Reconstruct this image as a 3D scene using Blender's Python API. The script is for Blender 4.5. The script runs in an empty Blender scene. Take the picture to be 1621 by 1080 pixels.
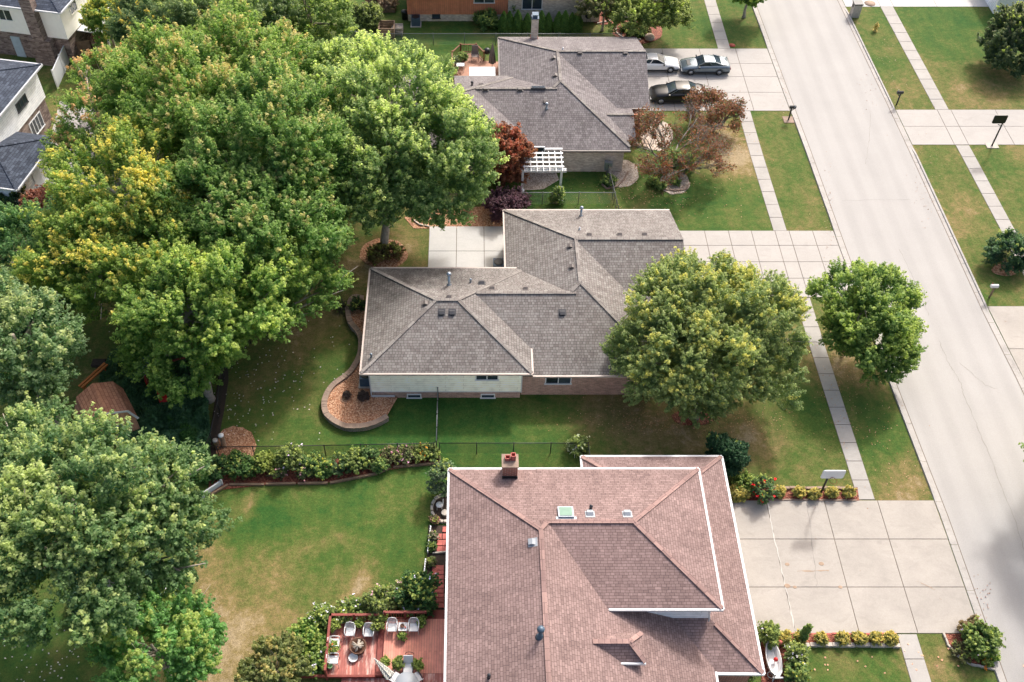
import bpy, math, random
import numpy as np
from mathutils import Vector, Matrix
random.seed(7)
R = math.radians
# ------------------------------------------------------------------ survey of the place
CX, CY, F, H = 748.0, 540.0, 1610.0, 54.0
TH = math.atan(1840/1610); ST, CT = math.sin(TH), math.cos(TH)
def P(x, y, z=0.0):
    u = (x-CX)/F; v = (y-CY)/F; t = (H-z)/(ST+v*CT)
    return Vector((u*t, t*(CT-v*ST), z))
def depth(p): return p[1]*CT+(H-p[2])*ST
def OnY(px, py, Y):          # point on the vertical plane y = Y
    v = (py-CY)/F; t = Y/(CT-v*ST)
    return Vector(((px-CX)/F*t, Y, H-t*(ST+v*CT)))
scene = bpy.context.scene
COL = scene.collection
ORG = {}
# ------------------------------------------------------------------ mesh builder
class MB:
    def __init__(s): s.v=[]; s.f=[]; s.m=[]; s.sm=[]; s.xf=None; s.mi=0; s.smooth=False
    def add(s, vs, fs, smooth=None):
        b=len(s.v)
        for p in vs:
            p=Vector(p)
            s.v.append(s.xf@p if s.xf else p)
        for f in fs:
            s.f.append([i+b for i in f]); s.m.append(s.mi); s.sm.append(s.smooth if smooth is None else smooth)
        return s
    def box(s,x0,x1,y0,y1,z0,z1):
        if x0>x1:x0,x1=x1,x0
        if y0>y1:y0,y1=y1,y0
        if z0>z1:z0,z1=z1,z0
        return s.add([(x0,y0,z0),(x1,y0,z0),(x1,y1,z0),(x0,y1,z0),(x0,y0,z1),(x1,y0,z1),(x1,y1,z1),(x0,y1,z1)],
          [(0,3,2,1),(4,5,6,7),(0,1,5,4),(1,2,6,5),(2,3,7,6),(3,0,4,7)])
    def cbox(s,c,d,rz=0,rx=0,ry=0):
        old=s.xf; m=Matrix.Translation(c)@Matrix.Rotation(rz,4,'Z')@Matrix.Rotation(ry,4,'Y')@Matrix.Rotation(rx,4,'X')
        s.xf=(old@m) if old else m
        s.box(-d[0]/2,d[0]/2,-d[1]/2,d[1]/2,-d[2]/2,d[2]/2); s.xf=old; return s
    def bar(s,a,b,w,h=None):
        a=Vector(a);b=Vector(b);h=h or w; d=b-a;L=d.length
        if L<1e-6:return s
        t=d/L; up=Vector((0,0,1)) if abs(t.z)<.95 else Vector((0,1,0))
        x=t.cross(up).normalized(); y=x.cross(t)
        vs=[]
        for q in (a,b):
            for i,j in ((-1,-1),(1,-1),(1,1),(-1,1)): vs.append(q+x*i*w/2+y*j*h/2)
        return s.add(vs,[(0,1,2,3),(7,6,5,4),(0,4,5,1),(1,5,6,2),(2,6,7,3),(3,7,4,0)])
    def prism(s,poly,z0,z1):
        n=len(poly); vs=[(p[0],p[1],z0) for p in poly]+[(p[0],p[1],z1) for p in poly]
        return s.add(vs,[tuple(range(n-1,-1,-1)),tuple(range(n,2*n))]+[(i,(i+1)%n,n+(i+1)%n,n+i) for i in range(n)])
    def poly(s,pts): return s.add(pts,[tuple(range(len(pts)))])
    def tube(s,pts,rad,n=8,cap=True):
        pts=[Vector(p) for p in pts]
        if not hasattr(rad,'__len__'): rad=[rad]*len(pts)
        vs=[];x=None
        for i,p in enumerate(pts):
            t=(pts[min(i+1,len(pts)-1)]-pts[max(i-1,0)]).normalized()
            if x is None: x=t.cross(Vector((0,0,1)) if abs(t.z)<.9 else Vector((1,0,0))).normalized()
            x=(x-t*x.dot(t)).normalized(); y=t.cross(x)
            for k in range(n):
                a=2*math.pi*k/n; vs.append(p+(x*math.cos(a)+y*math.sin(a))*rad[i])
        fs=[(i*n+k,i*n+(k+1)%n,(i+1)*n+(k+1)%n,(i+1)*n+k) for i in range(len(pts)-1) for k in range(n)]
        if cap: fs+= [tuple(range(n-1,-1,-1)),tuple((len(pts)-1)*n+k for k in range(n))]
        return s.add(vs,fs,True)
    def lathe(s,prof,c=(0,0,0),n=16,sx=1,sy=1,smooth=True):
        vs=[];c=Vector(c)
        for r,z in prof:
            for k in range(n):
                a=2*math.pi*k/n; vs.append(c+Vector((r*math.cos(a)*sx,r*math.sin(a)*sy,z)))
        m=len(prof)
        fs=[(i*n+k,i*n+(k+1)%n,(i+1)*n+(k+1)%n,(i+1)*n+k) for i in range(m-1) for k in range(n)]
        fs+=[tuple(range(n-1,-1,-1)),tuple((m-1)*n+k for k in range(n))]
        return s.add(vs,fs,smooth)
    def ball(s,c,r,n=12,sz=1):
        return s.lathe([(max(r*math.cos(a),.001),r*math.sin(a)*sz) for a in [(-.5+i/8)*math.pi for i in range(9)]],c,n)
    def build(s,name,mat,parent=None,origin=None,kind=None,local=False):
        me=bpy.data.meshes.new(name)
        if origin is None: origin=Vector((0,0,0)) if (parent is None or local) else ORG.get(parent.name,Vector((0,0,0)))
        origin=Vector(origin)
        me.from_pydata([tuple(p-origin) for p in s.v],[],s.f)
        ms=mat if isinstance(mat,(list,tuple)) else [mat]
        for m in ms: me.materials.append(m)
        me.polygons.foreach_set('material_index',s.m); me.polygons.foreach_set('use_smooth',s.sm)
        uv=me.uv_layers.new(name='UVMap'); me.update()
        Z=Vector((0,0,1))
        for p in me.polygons:
            n=p.normal
            if abs(n.z)>.999: u=Vector((1,0,0)); v=Vector((0,1,0))
            else: u=Z.cross(n).normalized(); v=n.cross(u)
            for li in p.loop_indices:
                co=me.vertices[me.loops[li].vertex_index].co
                uv.data[li].uv=(co.dot(u),co.dot(v))
        o=bpy.data.objects.new(name,me); COL.objects.link(o)
        if parent: o.parent=parent; ORG[o.name]=ORG.get(parent.name,Vector((0,0,0)))
        else: o.location=origin; ORG[o.name]=origin
        if kind: o['kind']=kind
        return o
def tag(o,label,cat,group=None,kind=None):
    o['label']=label; o['category']=cat
    if group: o['group']=group
    if kind: o['kind']=kind
    return o
def thing(name,label,cat,loc,rz=0,group=None):
    o=bpy.data.objects.new(name,None); COL.objects.link(o); o.location=loc; o.rotation_euler=(0,0,rz)
    o.empty_display_size=.3; ORG[o.name]=Vector(loc); return tag(o,label,cat,group)
def dup(root,loc,rz=0,label=None,group=None,scale=None):
    r=root.copy(); COL.objects.link(r); r.location=loc; r.rotation_euler=(0,0,rz)
    if scale: r.scale=(scale,)*3
    if label: r['label']=label
    if group: r['group']=group
    for ch in list(root.children):
        c=ch.copy(); COL.objects.link(c); c.parent=r
        for g in ch.children:
            d=g.copy(); COL.objects.link(d); d.parent=c
    return r
# ------------------------------------------------------------------ materials
def srgb(r,g,b,k=.80):
    return tuple(k*((c/255)/12.92 if c/255<=.04045 else ((c/255+.055)/1.055)**2.4) for c in (r,g,b))+(1,)
class NT:
    def __init__(s,name):
        s.m=bpy.data.materials.new(name); s.m.use_nodes=True; s.t=s.m.node_tree; s.b=s.t.nodes['Principled BSDF']
        s.b.inputs['Roughness'].default_value=.8
    def n(s,typ,**k):
        x=s.t.nodes.new(typ)
        for a,b in k.items():
            if a in ('inp',): 
                for q,w in b.items(): x.inputs[q].default_value=w
            else: setattr(x,a,b)
        return x
    def l(s,a,b): s.t.links.new(a,b)
    def uv(s,scale=(1,1,1)):
        c=s.n('ShaderNodeUVMap'); m=s.n('ShaderNodeMapping'); m.inputs['Scale'].default_value=scale; s.l(c.outputs[0],m.inputs[0]); return m.outputs[0]
    def pos(s,scale=(1,1,1)):
        c=s.n('ShaderNodeNewGeometry'); m=s.n('ShaderNodeMapping'); m.inputs['Scale'].default_value=scale; s.l(c.outputs['Position'],m.inputs[0]); return m.outputs[0]
    def noise(s,co,sc,det=4,rough=.55,dist=0):
        x=s.n('ShaderNodeTexNoise',inp={'Scale':sc,'Detail':det,'Roughness':rough,'Distortion':dist}); s.l(co,x.inputs['Vector']); return x.outputs['Fac']
    def ramp(s,fac,stops):
        x=s.n('ShaderNodeValToRGB'); e=x.color_ramp.elements
        while len(e)<len(stops): e.new(.5)
        for i,(p,c) in enumerate(stops): e[i].position=p; e[i].color=c if len(c)==4 else tuple(c)+(1,)
        s.l(fac,x.inputs[0]); return x.outputs[0]
    def mix(s,a,b,f,mode='MIX'):
        x=s.n('ShaderNodeMix',data_type='RGBA',blend_type=mode)
        for i,q in ((6,a),(7,b),(0,f)):
            if hasattr(q,'links') or hasattr(q,'is_linked'): s.l(q,x.inputs[i])
            else: x.inputs[i].default_value=q
        return x.outputs[2]
    def math(s,op,a,b=0.0):
        x=s.n('ShaderNodeMath',operation=op)
        for i,q in ((0,a),(1,b)):
            if hasattr(q,'is_linked'): s.l(q,x.inputs[i])
            else: x.inputs[i].default_value=q
        return x.outputs[0]
    def col(s,c):
        if hasattr(c,'is_linked'): s.l(c,s.b.inputs['Base Color'])
        else: s.b.inputs['Base Color'].default_value=c
        return s
    def bump(s,h,st=.3,d=.05):
        x=s.n('ShaderNodeBump',inp={'Strength':st,'Distance':d}); s.l(h,x.inputs['Height']); s.l(x.outputs[0],s.b.inputs['Normal']); return s
def g3(v): return (v,v,v,1)
def mul(c,k): return (c[0]*k,c[1]*k,c[2]*k,1)
def plain(name,c,rough=.6,metal=0,var=.12,sc=3.0):
    t=NT(name); p=t.pos(); n=t.noise(p,sc)
    t.col(t.ramp(n,[(.25,mul(c,1-var)),(.75,mul(c,1+var))])); t.b.inputs['Roughness'].default_value=rough; t.b.inputs['Metallic'].default_value=metal
    return t.m
def shingle(name,c1,c2,cm,bw=.42,rh=.2,stain=None):
    t=NT(name); uv=t.uv()
    wn=t.n('ShaderNodeTexNoise',inp={'Scale':2.2,'Detail':1}); t.l(uv,wn.inputs['Vector'])
    sub=t.n('ShaderNodeVectorMath',operation='SCALE'); sub.inputs['Scale'].default_value=.05; t.l(wn.outputs['Color'],sub.inputs[0])
    ad=t.n('ShaderNodeVectorMath',operation='ADD'); t.l(uv,ad.inputs[0]); t.l(sub.outputs[0],ad.inputs[1])
    b=t.n('ShaderNodeTexBrick',offset=.37,offset_frequency=2,squash=1.5,squash_frequency=3,inp={'Color1':c1,'Color2':c2,'Mortar':cm,'Scale':1,'Mortar Size':.017,'Mortar Smooth':.7,'Bias':-.1,'Brick Width':bw,'Row Height':rh})
    t.l(ad.outputs[0],b.inputs['Vector'])
    b2=t.n('ShaderNodeTexBrick',offset=.61,inp={'Color1':g3(.84),'Color2':g3(1.16),'Mortar':g3(1),'Scale':1,'Mortar Size':0,'Brick Width':bw*1.7,'Row Height':rh})
    t.l(ad.outputs[0],b2.inputs['Vector'])
    c=t.mix(b.outputs['Color'],b2.outputs['Color'],.6,'MULTIPLY')
    p=t.pos(); n=t.noise(p,.35,5,.6); c=t.mix(c,t.ramp(n,[(.3,g3(.86)),(.7,g3(1.1))]),1.0,'MULTIPLY')
    st=t.noise(t.uv((1.6,.16,1)),1.0,5,.65); c=t.mix(c,t.ramp(st,[(.3,g3(.88)),(.68,g3(1.06))]),1.0,'MULTIPLY')
    n2=t.noise(p,9,3,.7); c=t.mix(c,t.ramp(n2,[(.3,g3(.90)),(.7,g3(1.09))]),1.0,'MULTIPLY')
    if stain:
        for (sx,sy,r) in stain:
            d=t.n('ShaderNodeVectorMath',operation='DISTANCE'); g=t.n('ShaderNodeNewGeometry'); t.l(g.outputs['Position'],d.inputs[0]); d.inputs[1].default_value=(sx,sy,3.8)
            q=t.math('SUBTRACT',t.math('ADD',t.math('DIVIDE',d.outputs['Value'],r),t.math('MULTIPLY',t.noise(p,.9,4),1.2)),.6)
            c=t.mix(c,t.ramp(q,[(.25,g3(.56)),(1.0,g3(1.0))]),1.0,'MULTIPLY')
    t.col(c); t.b.inputs['Roughness'].default_value=.95; t.b.inputs['Specular IOR Level'].default_value=.2
    t.bump(b.outputs['Fac'],-.35,.02); return t.m
def brick(name,c1,c2,cm,sc=1.0):
    t=NT(name); b=t.n('ShaderNodeTexBrick',inp={'Color1':c1,'Color2':c2,'Mortar':cm,'Scale':1,'Mortar Size':.012,'Mortar Smooth':.3,'Bias':0,'Brick Width':.23*sc,'Row Height':.085*sc})
    t.l(t.uv(),b.inputs['Vector']); n=t.noise(t.pos(),1.2,5,.7)
    c=t.mix(b.outputs['Color'],t.ramp(n,[(.3,g3(.78)),(.7,g3(1.15))]),1.0,'MULTIPLY')
    t.col(c).bump(b.outputs['Fac'],-.4,.01); return t.m
def boards(name,c1,c2,w,vertical=False,rough=.7,wear=None,rot=None):
    t=NT(name); uv=t.uv()
    if vertical:
        m=t.n('ShaderNodeMapping'); m.inputs['Rotation'].default_value=(0,0,R(90)); t.l(uv,m.inputs[0]); uv=m.outputs[0]
    b=t.n('ShaderNodeTexBrick',offset=.33,inp={'Color1':c1,'Color2':c2,'Mortar':mul(c1,.28),'Scale':1,'Mortar Size':.006,'Mortar Smooth':.2,'Brick Width':3.6,'Row Height':w})
    t.l(uv,b.inputs['Vector']); c=b.outputs['Color']
    n=t.noise(t.pos(),2.0,6,.65); c=t.mix(c,t.ramp(n,[(.3,g3(.82)),(.7,g3(1.12))]),1.0,'MULTIPLY')
    if wear:
        n=t.noise(t.pos((3.5,.5,1)),1.3,6,.7); c=t.mix(c,wear,t.ramp(n,[(.5,g3(0)),(.68,g3(.8))]))
    t.col(c).bump(b.outputs['Fac'],-.5,.01); t.b.inputs['Roughness'].default_value=rough; return t.m
def concrete(name,c,var=.1,stain=.75,rust=False):
    t=NT(name); p=t.pos(); c0=t.ramp(t.noise(p,.45,6,.65,.4),[(.3,mul(c,1-var)),(.7,mul(c,1+var*.6))])
    c0=t.mix(c0,t.ramp(t.noise(p,14,3,.6),[(.3,g3(.93)),(.7,g3(1.05))]),1.0,'MULTIPLY')
    c0=t.mix(c0,mul(c,stain),t.ramp(t.noise(t.pos((1,1.8,1)),.8,7,.75,1.0),[(.5,g3(0)),(.72,g3(.8))]))
    c0=t.mix(c0,mul(c,.62),t.ramp(t.noise(t.pos((.35,2.4,1)),1.1,5,.7,.6),[(.62,g3(0)),(.78,g3(.5))]))
    c0=t.mix(c0,g3(.16),t.ramp(t.noise(p,7.0,2,.5),[(.74,g3(0)),(.78,g3(.55))]))
    if rust: c0=t.mix(c0,srgb(150,110,80),t.ramp(t.noise(p,1.9,3,.6),[(.7,g3(0)),(.77,g3(.5))]))
    t.col(c0).bump(t.noise(p,30,3),.08,.01); t.b.inputs['Roughness'].default_value=.88; return t.m
M={}
M['roof_near']=shingle('reddish_shingles',srgb(160,136,131),srgb(137,115,111),srgb(102,84,82),.24,.15)
M['roof_mid']=shingle('taupe_shingles',srgb(152,147,142),srgb(126,118,114),srgb(86,80,78),.2,.19,[(-7.0,48.6,3.6),(-4.5,50.8,3.6),(-1.8,50.2,2.4)])
M['roof_far']=shingle('grey_shingles',srgb(146,140,139),srgb(120,113,113),srgb(86,80,81),.2,.2)
M['roof_slate']=shingle('slate_blue_shingles',srgb(88,96,110),srgb(58,64,76),srgb(34,38,46),.4,.22)
M['cap_near']=shingle('ridge_shingles_reddish',srgb(172,142,134),srgb(148,122,117),srgb(112,90,88),.3,.6)
M['cap_mid']=shingle('ridge_shingles_taupe',srgb(158,152,146),srgb(130,122,117),srgb(90,84,82),.3,.6)
M['brick_mid']=brick('brown_brick',srgb(190,146,130,1),srgb(140,104,94,1),srgb(180,168,156,1))
M['brick_pale']=brick('pale_mottled_brick',srgb(226,212,196,.95),srgb(180,160,144,.95),srgb(200,192,180,.95))
M['brick_dark']=brick('dark_mottled_brick',srgb(172,152,142),srgb(96,74,70),srgb(150,138,128),1.6)
M['brick_red']=brick('orange_chimney_brick',srgb(176,102,78),srgb(136,76,62),srgb(196,180,166),1.25)
M['siding']=boards('cream_siding',srgb(252,250,234,1.12),srgb(245,243,227,1.12),.2,rough=.5,wear=None)
M['siding_white']=boards('white_siding',srgb(246,247,248,1.1),srgb(240,242,244,1.1),.2,rough=.5)
M['stucco']=plain('stucco',srgb(242,239,230,1.1),.9,0,.04)
M['siding_orange']=boards('orange_brown_siding',srgb(210,136,102,.95),srgb(200,126,94,.95),.2,True)
M['white']=plain('white_paint',srgb(238,240,242),.4,0,.03)
M['gutter_tan']=plain('tan_gutter',srgb(196,180,170),.45,0,.06)
M['gutter_white']=plain('white_gutter',srgb(232,234,236,.68),.4,0,.06,1.5)
M['black']=plain('black_metal',srgb(34,36,38),.45,0,.15)
M['dark']=plain('dark_vent_metal',srgb(66,66,70),.5,0,.1)
M['vent_brown']=plain('taupe_vent_metal',srgb(108,100,96),.5,0,.1)
M['vent_grey']=plain('grey_vent_metal',srgb(176,182,188,.7),.5,.2,.05)
M['steel']=plain('galvanised_steel',srgb(176,186,196),.3,.7,.1)
M['grey_metal']=plain('grey_fence_metal',srgb(124,130,134),.5,.3,.1)
M['concrete']=concrete('driveway_concrete_worn',srgb(202,194,184,.60),.12,.78,True)
M['concrete_pale']=concrete('driveway_concrete_pale',srgb(208,202,195,.58),.07,.85)
M['concrete_white']=concrete('patio_concrete',srgb(224,222,218,.64),.05,.9)
M['walk']=concrete('sidewalk_concrete',srgb(198,193,186,.62),.12,.8)
M['kerb']=concrete('kerb_concrete',srgb(212,206,199,.56),.12,.6)
M['joint']=plain('joint_dirt',srgb(120,108,96),.95)
M['stone']=brick('stone_blocks',srgb(186,170,156),srgb(150,134,122),srgb(92,82,76),1.8)
M['coping']=plain('coping_stone',srgb(158,136,120),.9,0,.25,2.0)
M['paleblock']=plain('pale_edging_stone',srgb(196,186,174),.9,0,.2,3)
M['terracotta']=plain('red_paving_tile',srgb(196,106,96),.8,0,.25,2.5)
M['timber']=plain('weathered_timber',srgb(140,116,94),.9,0,.25,3)
M['redwood']=plain('red_stained_timber',srgb(140,66,56),.7,0,.25,3)
M['deck']=boards('red_deck_boards',srgb(220,146,124,1),srgb(206,130,112,1),.14,True,wear=srgb(196,132,112))
M['deck_worn']=boards('worn_red_deck_boards',srgb(176,104,90,1),srgb(146,80,72,1),.14,True,wear=srgb(226,196,182,1))
M['deck_far']=boards('tan_deck_boards',srgb(186,138,112),srgb(176,128,104),.16)
M['railwood']=plain('brown_rail_wood',srgb(124,84,58),.8,0,.2)
M['bark']=plain('bark',srgb(156,146,134,1),.95,0,.3,6)
M['twig']=plain('grey_twigs',srgb(150,142,134),.9,0,.2)
M['plastic']=plain('white_plastic',srgb(232,232,232),.35,0,.04)
M['pot']=plain('clay_pot',srgb(110,76,58),.8)
M['pot_green']=plain('pale_green_glaze',srgb(150,196,140),.3)
M['soil']=plain('dark_soil',srgb(66,54,46),.98,0,.3,8)
M['tyre']=plain('tyre_rubber',srgb(34,34,36),.7)
M['rim']=plain('alloy_wheel',srgb(186,188,190),.3,.7)
M['orange']=plain('orange_timber',srgb(198,116,52),.7)
M['red']=plain('red_plastic',srgb(190,32,30),.45)
M['bluetarp']=plain('navy_canopy_cloth',srgb(40,58,98),.7)
M['yellow']=plain('yellow_hydrant_paint',srgb(214,186,92),.45)
M['shedbrown']=boards('brown_shed_boards',srgb(206,152,120,1.1),srgb(196,144,114,1.1),.2,True)
M['shedroof']=shingle('brown_shed_shingles',srgb(196,142,116,1),srgb(170,118,98,1),srgb(120,80,68,1),.4,.2)
M['greycloth']=plain('taupe_cloth',srgb(140,126,118),.9)
M['blueac']=plain('blue_grey_metal',srgb(86,106,124),.5,.2)
M['rock']=plain('pale_rocks',srgb(196,176,156),.95,0,.35,3)
M['signred']=plain('rust_red',srgb(150,50,36),.7)
t=NT('striped_cloth'); w=t.n('ShaderNodeTexWave',inp={'Scale':4.0}); t.l(t.uv(),w.inputs['Vector']); t.col(t.ramp(w.outputs['Fac'],[(.35,srgb(110,112,110)),(.5,srgb(226,222,208))])); M['stripe']=t.m
t=NT('window_glass'); t.col(t.ramp(t.noise(t.pos(),.7,2),[(.3,srgb(30,38,46)),(.7,srgb(70,84,96))])); t.b.inputs['Roughness'].default_value=.08; t.b.inputs['Specular IOR Level'].default_value=.8; M['glass']=t.m
t=NT('skylight_glass'); t.col(t.ramp(t.noise(t.pos(),1.5,2),[(.3,srgb(120,160,140,.6)),(.7,srgb(150,184,164,.6))])); t.b.inputs['Roughness'].default_value=.5; M['skyglass']=t.m
t=NT('sunscreen_foil'); t.col(srgb(60,170,230)); t.b.inputs['Roughness'].default_value=.25; M['foil']=t.m
def paint(name,c,metal=.3,rough=.25):
    t=NT(name); t.col(c); t.b.inputs['Metallic'].default_value=metal; t.b.inputs['Roughness'].default_value=rough; t.b.inputs['Coat Weight'].default_value=.5 if c[0]>.03 else .15; t.b.inputs['Coat Roughness'].default_value=.06; return t.m
M['car_white']=paint('white_car_paint',srgb(232,232,230),0); M['car_silver']=paint('grey_blue_car_paint',srgb(112,126,136),.5); M['car_black']=paint('black_car_paint',srgb(14,14,16),0,.3)
M['car_trim']=plain('car_trim',srgb(36,38,42),.6)
# chain link: a real wire lattice drawn as alpha
def wire(name,c,cover):
    t=NT(name); t.col(c); tr=t.n('ShaderNodeBsdfTransparent'); mx=t.n('ShaderNodeMixShader')
    uv=t.uv(); 
    a=t.n('ShaderNodeMapping'); a.inputs['Rotation'].default_value=(0,0,R(45)); t.l(uv,a.inputs[0])
    br=t.n('ShaderNodeTexBrick',offset=0,inp={'Scale':1,'Mortar Size':.0075*cover,'Mortar Smooth':0,'Brick Width':.055,'Row Height':.055}); t.l(a.outputs[0],br.inputs['Vector'])
    t.l(br.outputs['Fac'],mx.inputs[0]); t.l(tr.outputs[0],mx.inputs[1]); t.l(t.b.outputs[0],mx.inputs[2])
    t.l(mx.outputs[0],t.t.nodes['Material Output'].inputs[0]); return t.m
M['link_black']=wire('black_chain_link',srgb(30,34,32),0.51); M['link_grey']=wire('grey_chain_link',srgb(150,154,150),.5)
# leaves
def leafmat(name,k1,k2,tr):
    t=NT(name); at=t.n('ShaderNodeAttribute',attribute_name='tint'); t.col(t.mix(at.outputs['Color'],k1,1.0,'MULTIPLY')); t.b.inputs['Roughness'].default_value=.55; t.b.inputs['Specular IOR Level'].default_value=.3
    tl=t.n('ShaderNodeBsdfTranslucent'); t.l(t.mix(at.outputs['Color'],k2,1.0,'MULTIPLY'),tl.inputs[0]); mx=t.n('ShaderNodeMixShader'); mx.inputs[0].default_value=tr
    t.l(t.b.outputs[0],mx.inputs[1]); t.l(tl.outputs[0],mx.inputs[2]); t.l(mx.outputs[0],t.t.nodes['Material Output'].inputs[0]); return t.m
M['leaf']=leafmat('leaves',(1.60,1.48,2.05,1),(2.6,2.42,2.4,1),.52)
M['leaf_shrub']=leafmat('shrub_leaves',(1.3,1.2,1.5,1),(1.8,1.7,1.6,1),.42)
LM=['leaf']
# grass
t=NT('lawn_grass'); p=t.pos(); dry=t.n('ShaderNodeAttribute',attribute_name='dry').outputs['Fac']
n1=t.noise(p,.28,6,.65,.5); n2=t.noise(p,2.2,5,.7); n3=t.noise(p,20,3,.85)
dd=t.math('ADD',dry,t.math('MULTIPLY',t.math('SUBTRACT',n1,.5),1.25)); dd=t.math('ADD',dd,t.math('MULTIPLY',t.math('SUBTRACT',n2,.5),1.0)); dd=t.math('ADD',dd,t.math('MULTIPLY',t.math('SUBTRACT',n3,.5),.45))
c=t.ramp(dd,[(0.0,(.028,.083,.016,1)),(.3,(.062,.105,.021,1)),(.52,(.110,.121,.034,1)),(.78,(.205,.155,.065,1)),(1.0,(.30,.235,.14,1))])
c=t.mix(c,t.ramp(t.noise(p,7,4,.8),[(.28,g3(.66)),(.72,g3(1.34))]),1.0,'MULTIPLY'); c=t.mix(c,t.ramp(n3,[(.3,g3(.6)),(.7,g3(1.4))]),1.0,'MULTIPLY')
w=t.n('ShaderNodeTexWave',bands_direction='X',inp={'Scale':.28,'Distortion':2.2,'Detail':2}); t.l(p,w.inputs['Vector']); c=t.mix(c,t.ramp(w.outputs['Fac'],[(.2,g3(.97)),(.8,g3(1.03))]),1.0,'MULTIPLY')
t.col(c).bump(n3,.6,.06); t.b.inputs['Roughness'].default_value=.9; t.b.inputs['Specular IOR Level'].default_value=.15; M['grass']=t.m
def mulchmat(name,a,b_,c_):
    t=NT(name); p=t.pos((1,1,1)); v=t.n('ShaderNodeTexVoronoi',inp={'Scale':13}); t.l(p,v.inputs['Vector'])
    h=t.n('ShaderNodeSeparateColor'); t.l(v.outputs['Color'],h.inputs[0])
    c=t.ramp(h.outputs[0],[(0,a),(.5,b_),(1,c_)]); c=t.mix(c,t.ramp(t.noise(p,.8,4),[(.3,g3(.8)),(.7,g3(1.1))]),1.0,'MULTIPLY')
    t.col(c).bump(v.outputs['Distance'],.8,.05); return t.m
M['mulch']=mulchmat('wood_chip_mulch',srgb(140,92,62),srgb(190,134,98),srgb(222,180,146))
M['mulch_red']=mulchmat('red_mulch',srgb(92,40,28),srgb(136,66,46),srgb(170,110,84))
M['gravelly']=mulchmat('pale_river_stone',srgb(150,132,118),srgb(196,180,164),srgb(226,212,198))
# road
t=NT('street_concrete'); p=t.pos(); c=t.ramp(t.noise(t.pos((1,.12,1)),.9,5,.6),[(.3,srgb(205,201,196,.54)),(.7,srgb(210,206,201,.54))])
c=t.mix(c,t.ramp(t.noise(p,.25,5,.6),[(.3,g3(.95)),(.7,g3(1.03))]),1.0,'MULTIPLY'); c=t.mix(c,t.ramp(t.noise(p,22,3,.7),[(.3,g3(.9)),(.7,g3(1.08))]),1.0,'MULTIPLY')
w=t.n('ShaderNodeTexWave',bands_direction='X',inp={'Scale':.19,'Distortion':1.2,'Detail':3,'Detail Scale':.3}); t.l(t.pos((1,.25,1)),w.inputs['Vector']); c=t.mix(c,t.ramp(w.outputs['Fac'],[(.1,g3(.955)),(.7,g3(1.02))]),1.0,'MULTIPLY')
c=t.mix(c,g3(.3),t.ramp(t.noise(p,2.6,3,.5),[(.75,g3(0)),(.8,g3(.35))]))
t.col(c).bump(t.noise(p,40,2),.1,.01); t.b.inputs['Roughness'].default_value=.9; M['road']=t.m
# ------------------------------------------------------------------ setting
def interp(pts,y):
    pts=sorted(pts,key=lambda q:q[1])
    if y<=pts[0][1]: return pts[0][0]
    for a,b in zip(pts,pts[1:]):
        if a[1]<=y<=b[1]: return a[0]+(b[0]-a[0])*(y-a[1])/max(b[1]-a[1],1e-6)
    return pts[-1][0]
# lawn
def axis(lo,hi,step,far):
    a=list(np.arange(lo,hi+.01,step)); q=step; x=lo; L=[]
    while x>-far: q*=1.5; x-=q; L.append(x)
    q=step; x=hi; Rr=[]
    while x<far: q*=1.5; x+=q; Rr.append(x)
    return np.array(L[::-1]+a+Rr)
gx=axis(-48,50,.6,500); gy=axis(18,98,.6,600)
X,Y=np.meshgrid(gx,gy); dry=np.full(X.shape,.43)
for (px,py,r,a) in [(1170,240,45,.5),(1130,235,40,.35),(1060,660,95,.26),(960,650,60,.22),(1175,620,70,.2),(470,880,110,.06),(330,990,70,.42),(400,1040,80,.3),(600,860,80,.04),(650,790,40,.1),
  (1560,140,80,.22),(1440,150,60,.1),(1500,330,60,.16),(1330,580,60,.34),(1320,700,30,.12),(1440,765,50,.3),(560,445,70,.3),(640,390,45,.3),(420,560,60,.1),(1230,690,50,.1),(1180,700,35,.25),(1590,640,40,.2),
  (760,665,130,-.32),(620,680,80,-.22),(440,650,110,-.2),(1500,28,90,-.3),(1270,640,60,-.3),(1400,690,50,-.24),(880,300,70,-.3),(700,40,160,-.22),(1080,330,90,-.15),(1130,300,50,-.1),(1300,1060,120,-.12),(640,760,60,-.12),
  (660,850,45,-.15),(60,1050,120,-.22),(120,520,80,.0),(430,600,90,.16),(500,520,60,.12),(1220,230,40,-.1),(1390,100,50,-.05),(1120,30,60,-.1),(570,925,14,.6),(392,812,12,.5),(395,790,10,.4),(550,960,20,.2),(450,900,25,.1),(1480,1060,50,.05),(1585,600,40,.3),
  (430,820,40,-.22),(380,850,25,-.2),(555,800,60,-.2),(500,810,30,-.15),(470,1000,30,.15),(620,905,40,-.2),(480,960,30,-.12),(1250,1040,30,.1),(1345,1055,12,.25),(1310,1050,10,.25),(150,640,60,.1)]:
    c=P(px,py); rr=r*depth(c)/F; dry+=a*np.exp(-((X-c.x)**2+((Y-c.y)/1.3)**2)/(rr*rr))
nx,ny=len(gx),len(gy)
verts=np.stack([X.ravel(),Y.ravel(),np.zeros(X.size)],1)
idx=np.arange(nx*ny).reshape(ny,nx); faces=np.stack([idx[:-1,:-1],idx[:-1,1:],idx[1:,1:],idx[1:,:-1]],-1).reshape(-1,4)
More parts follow.
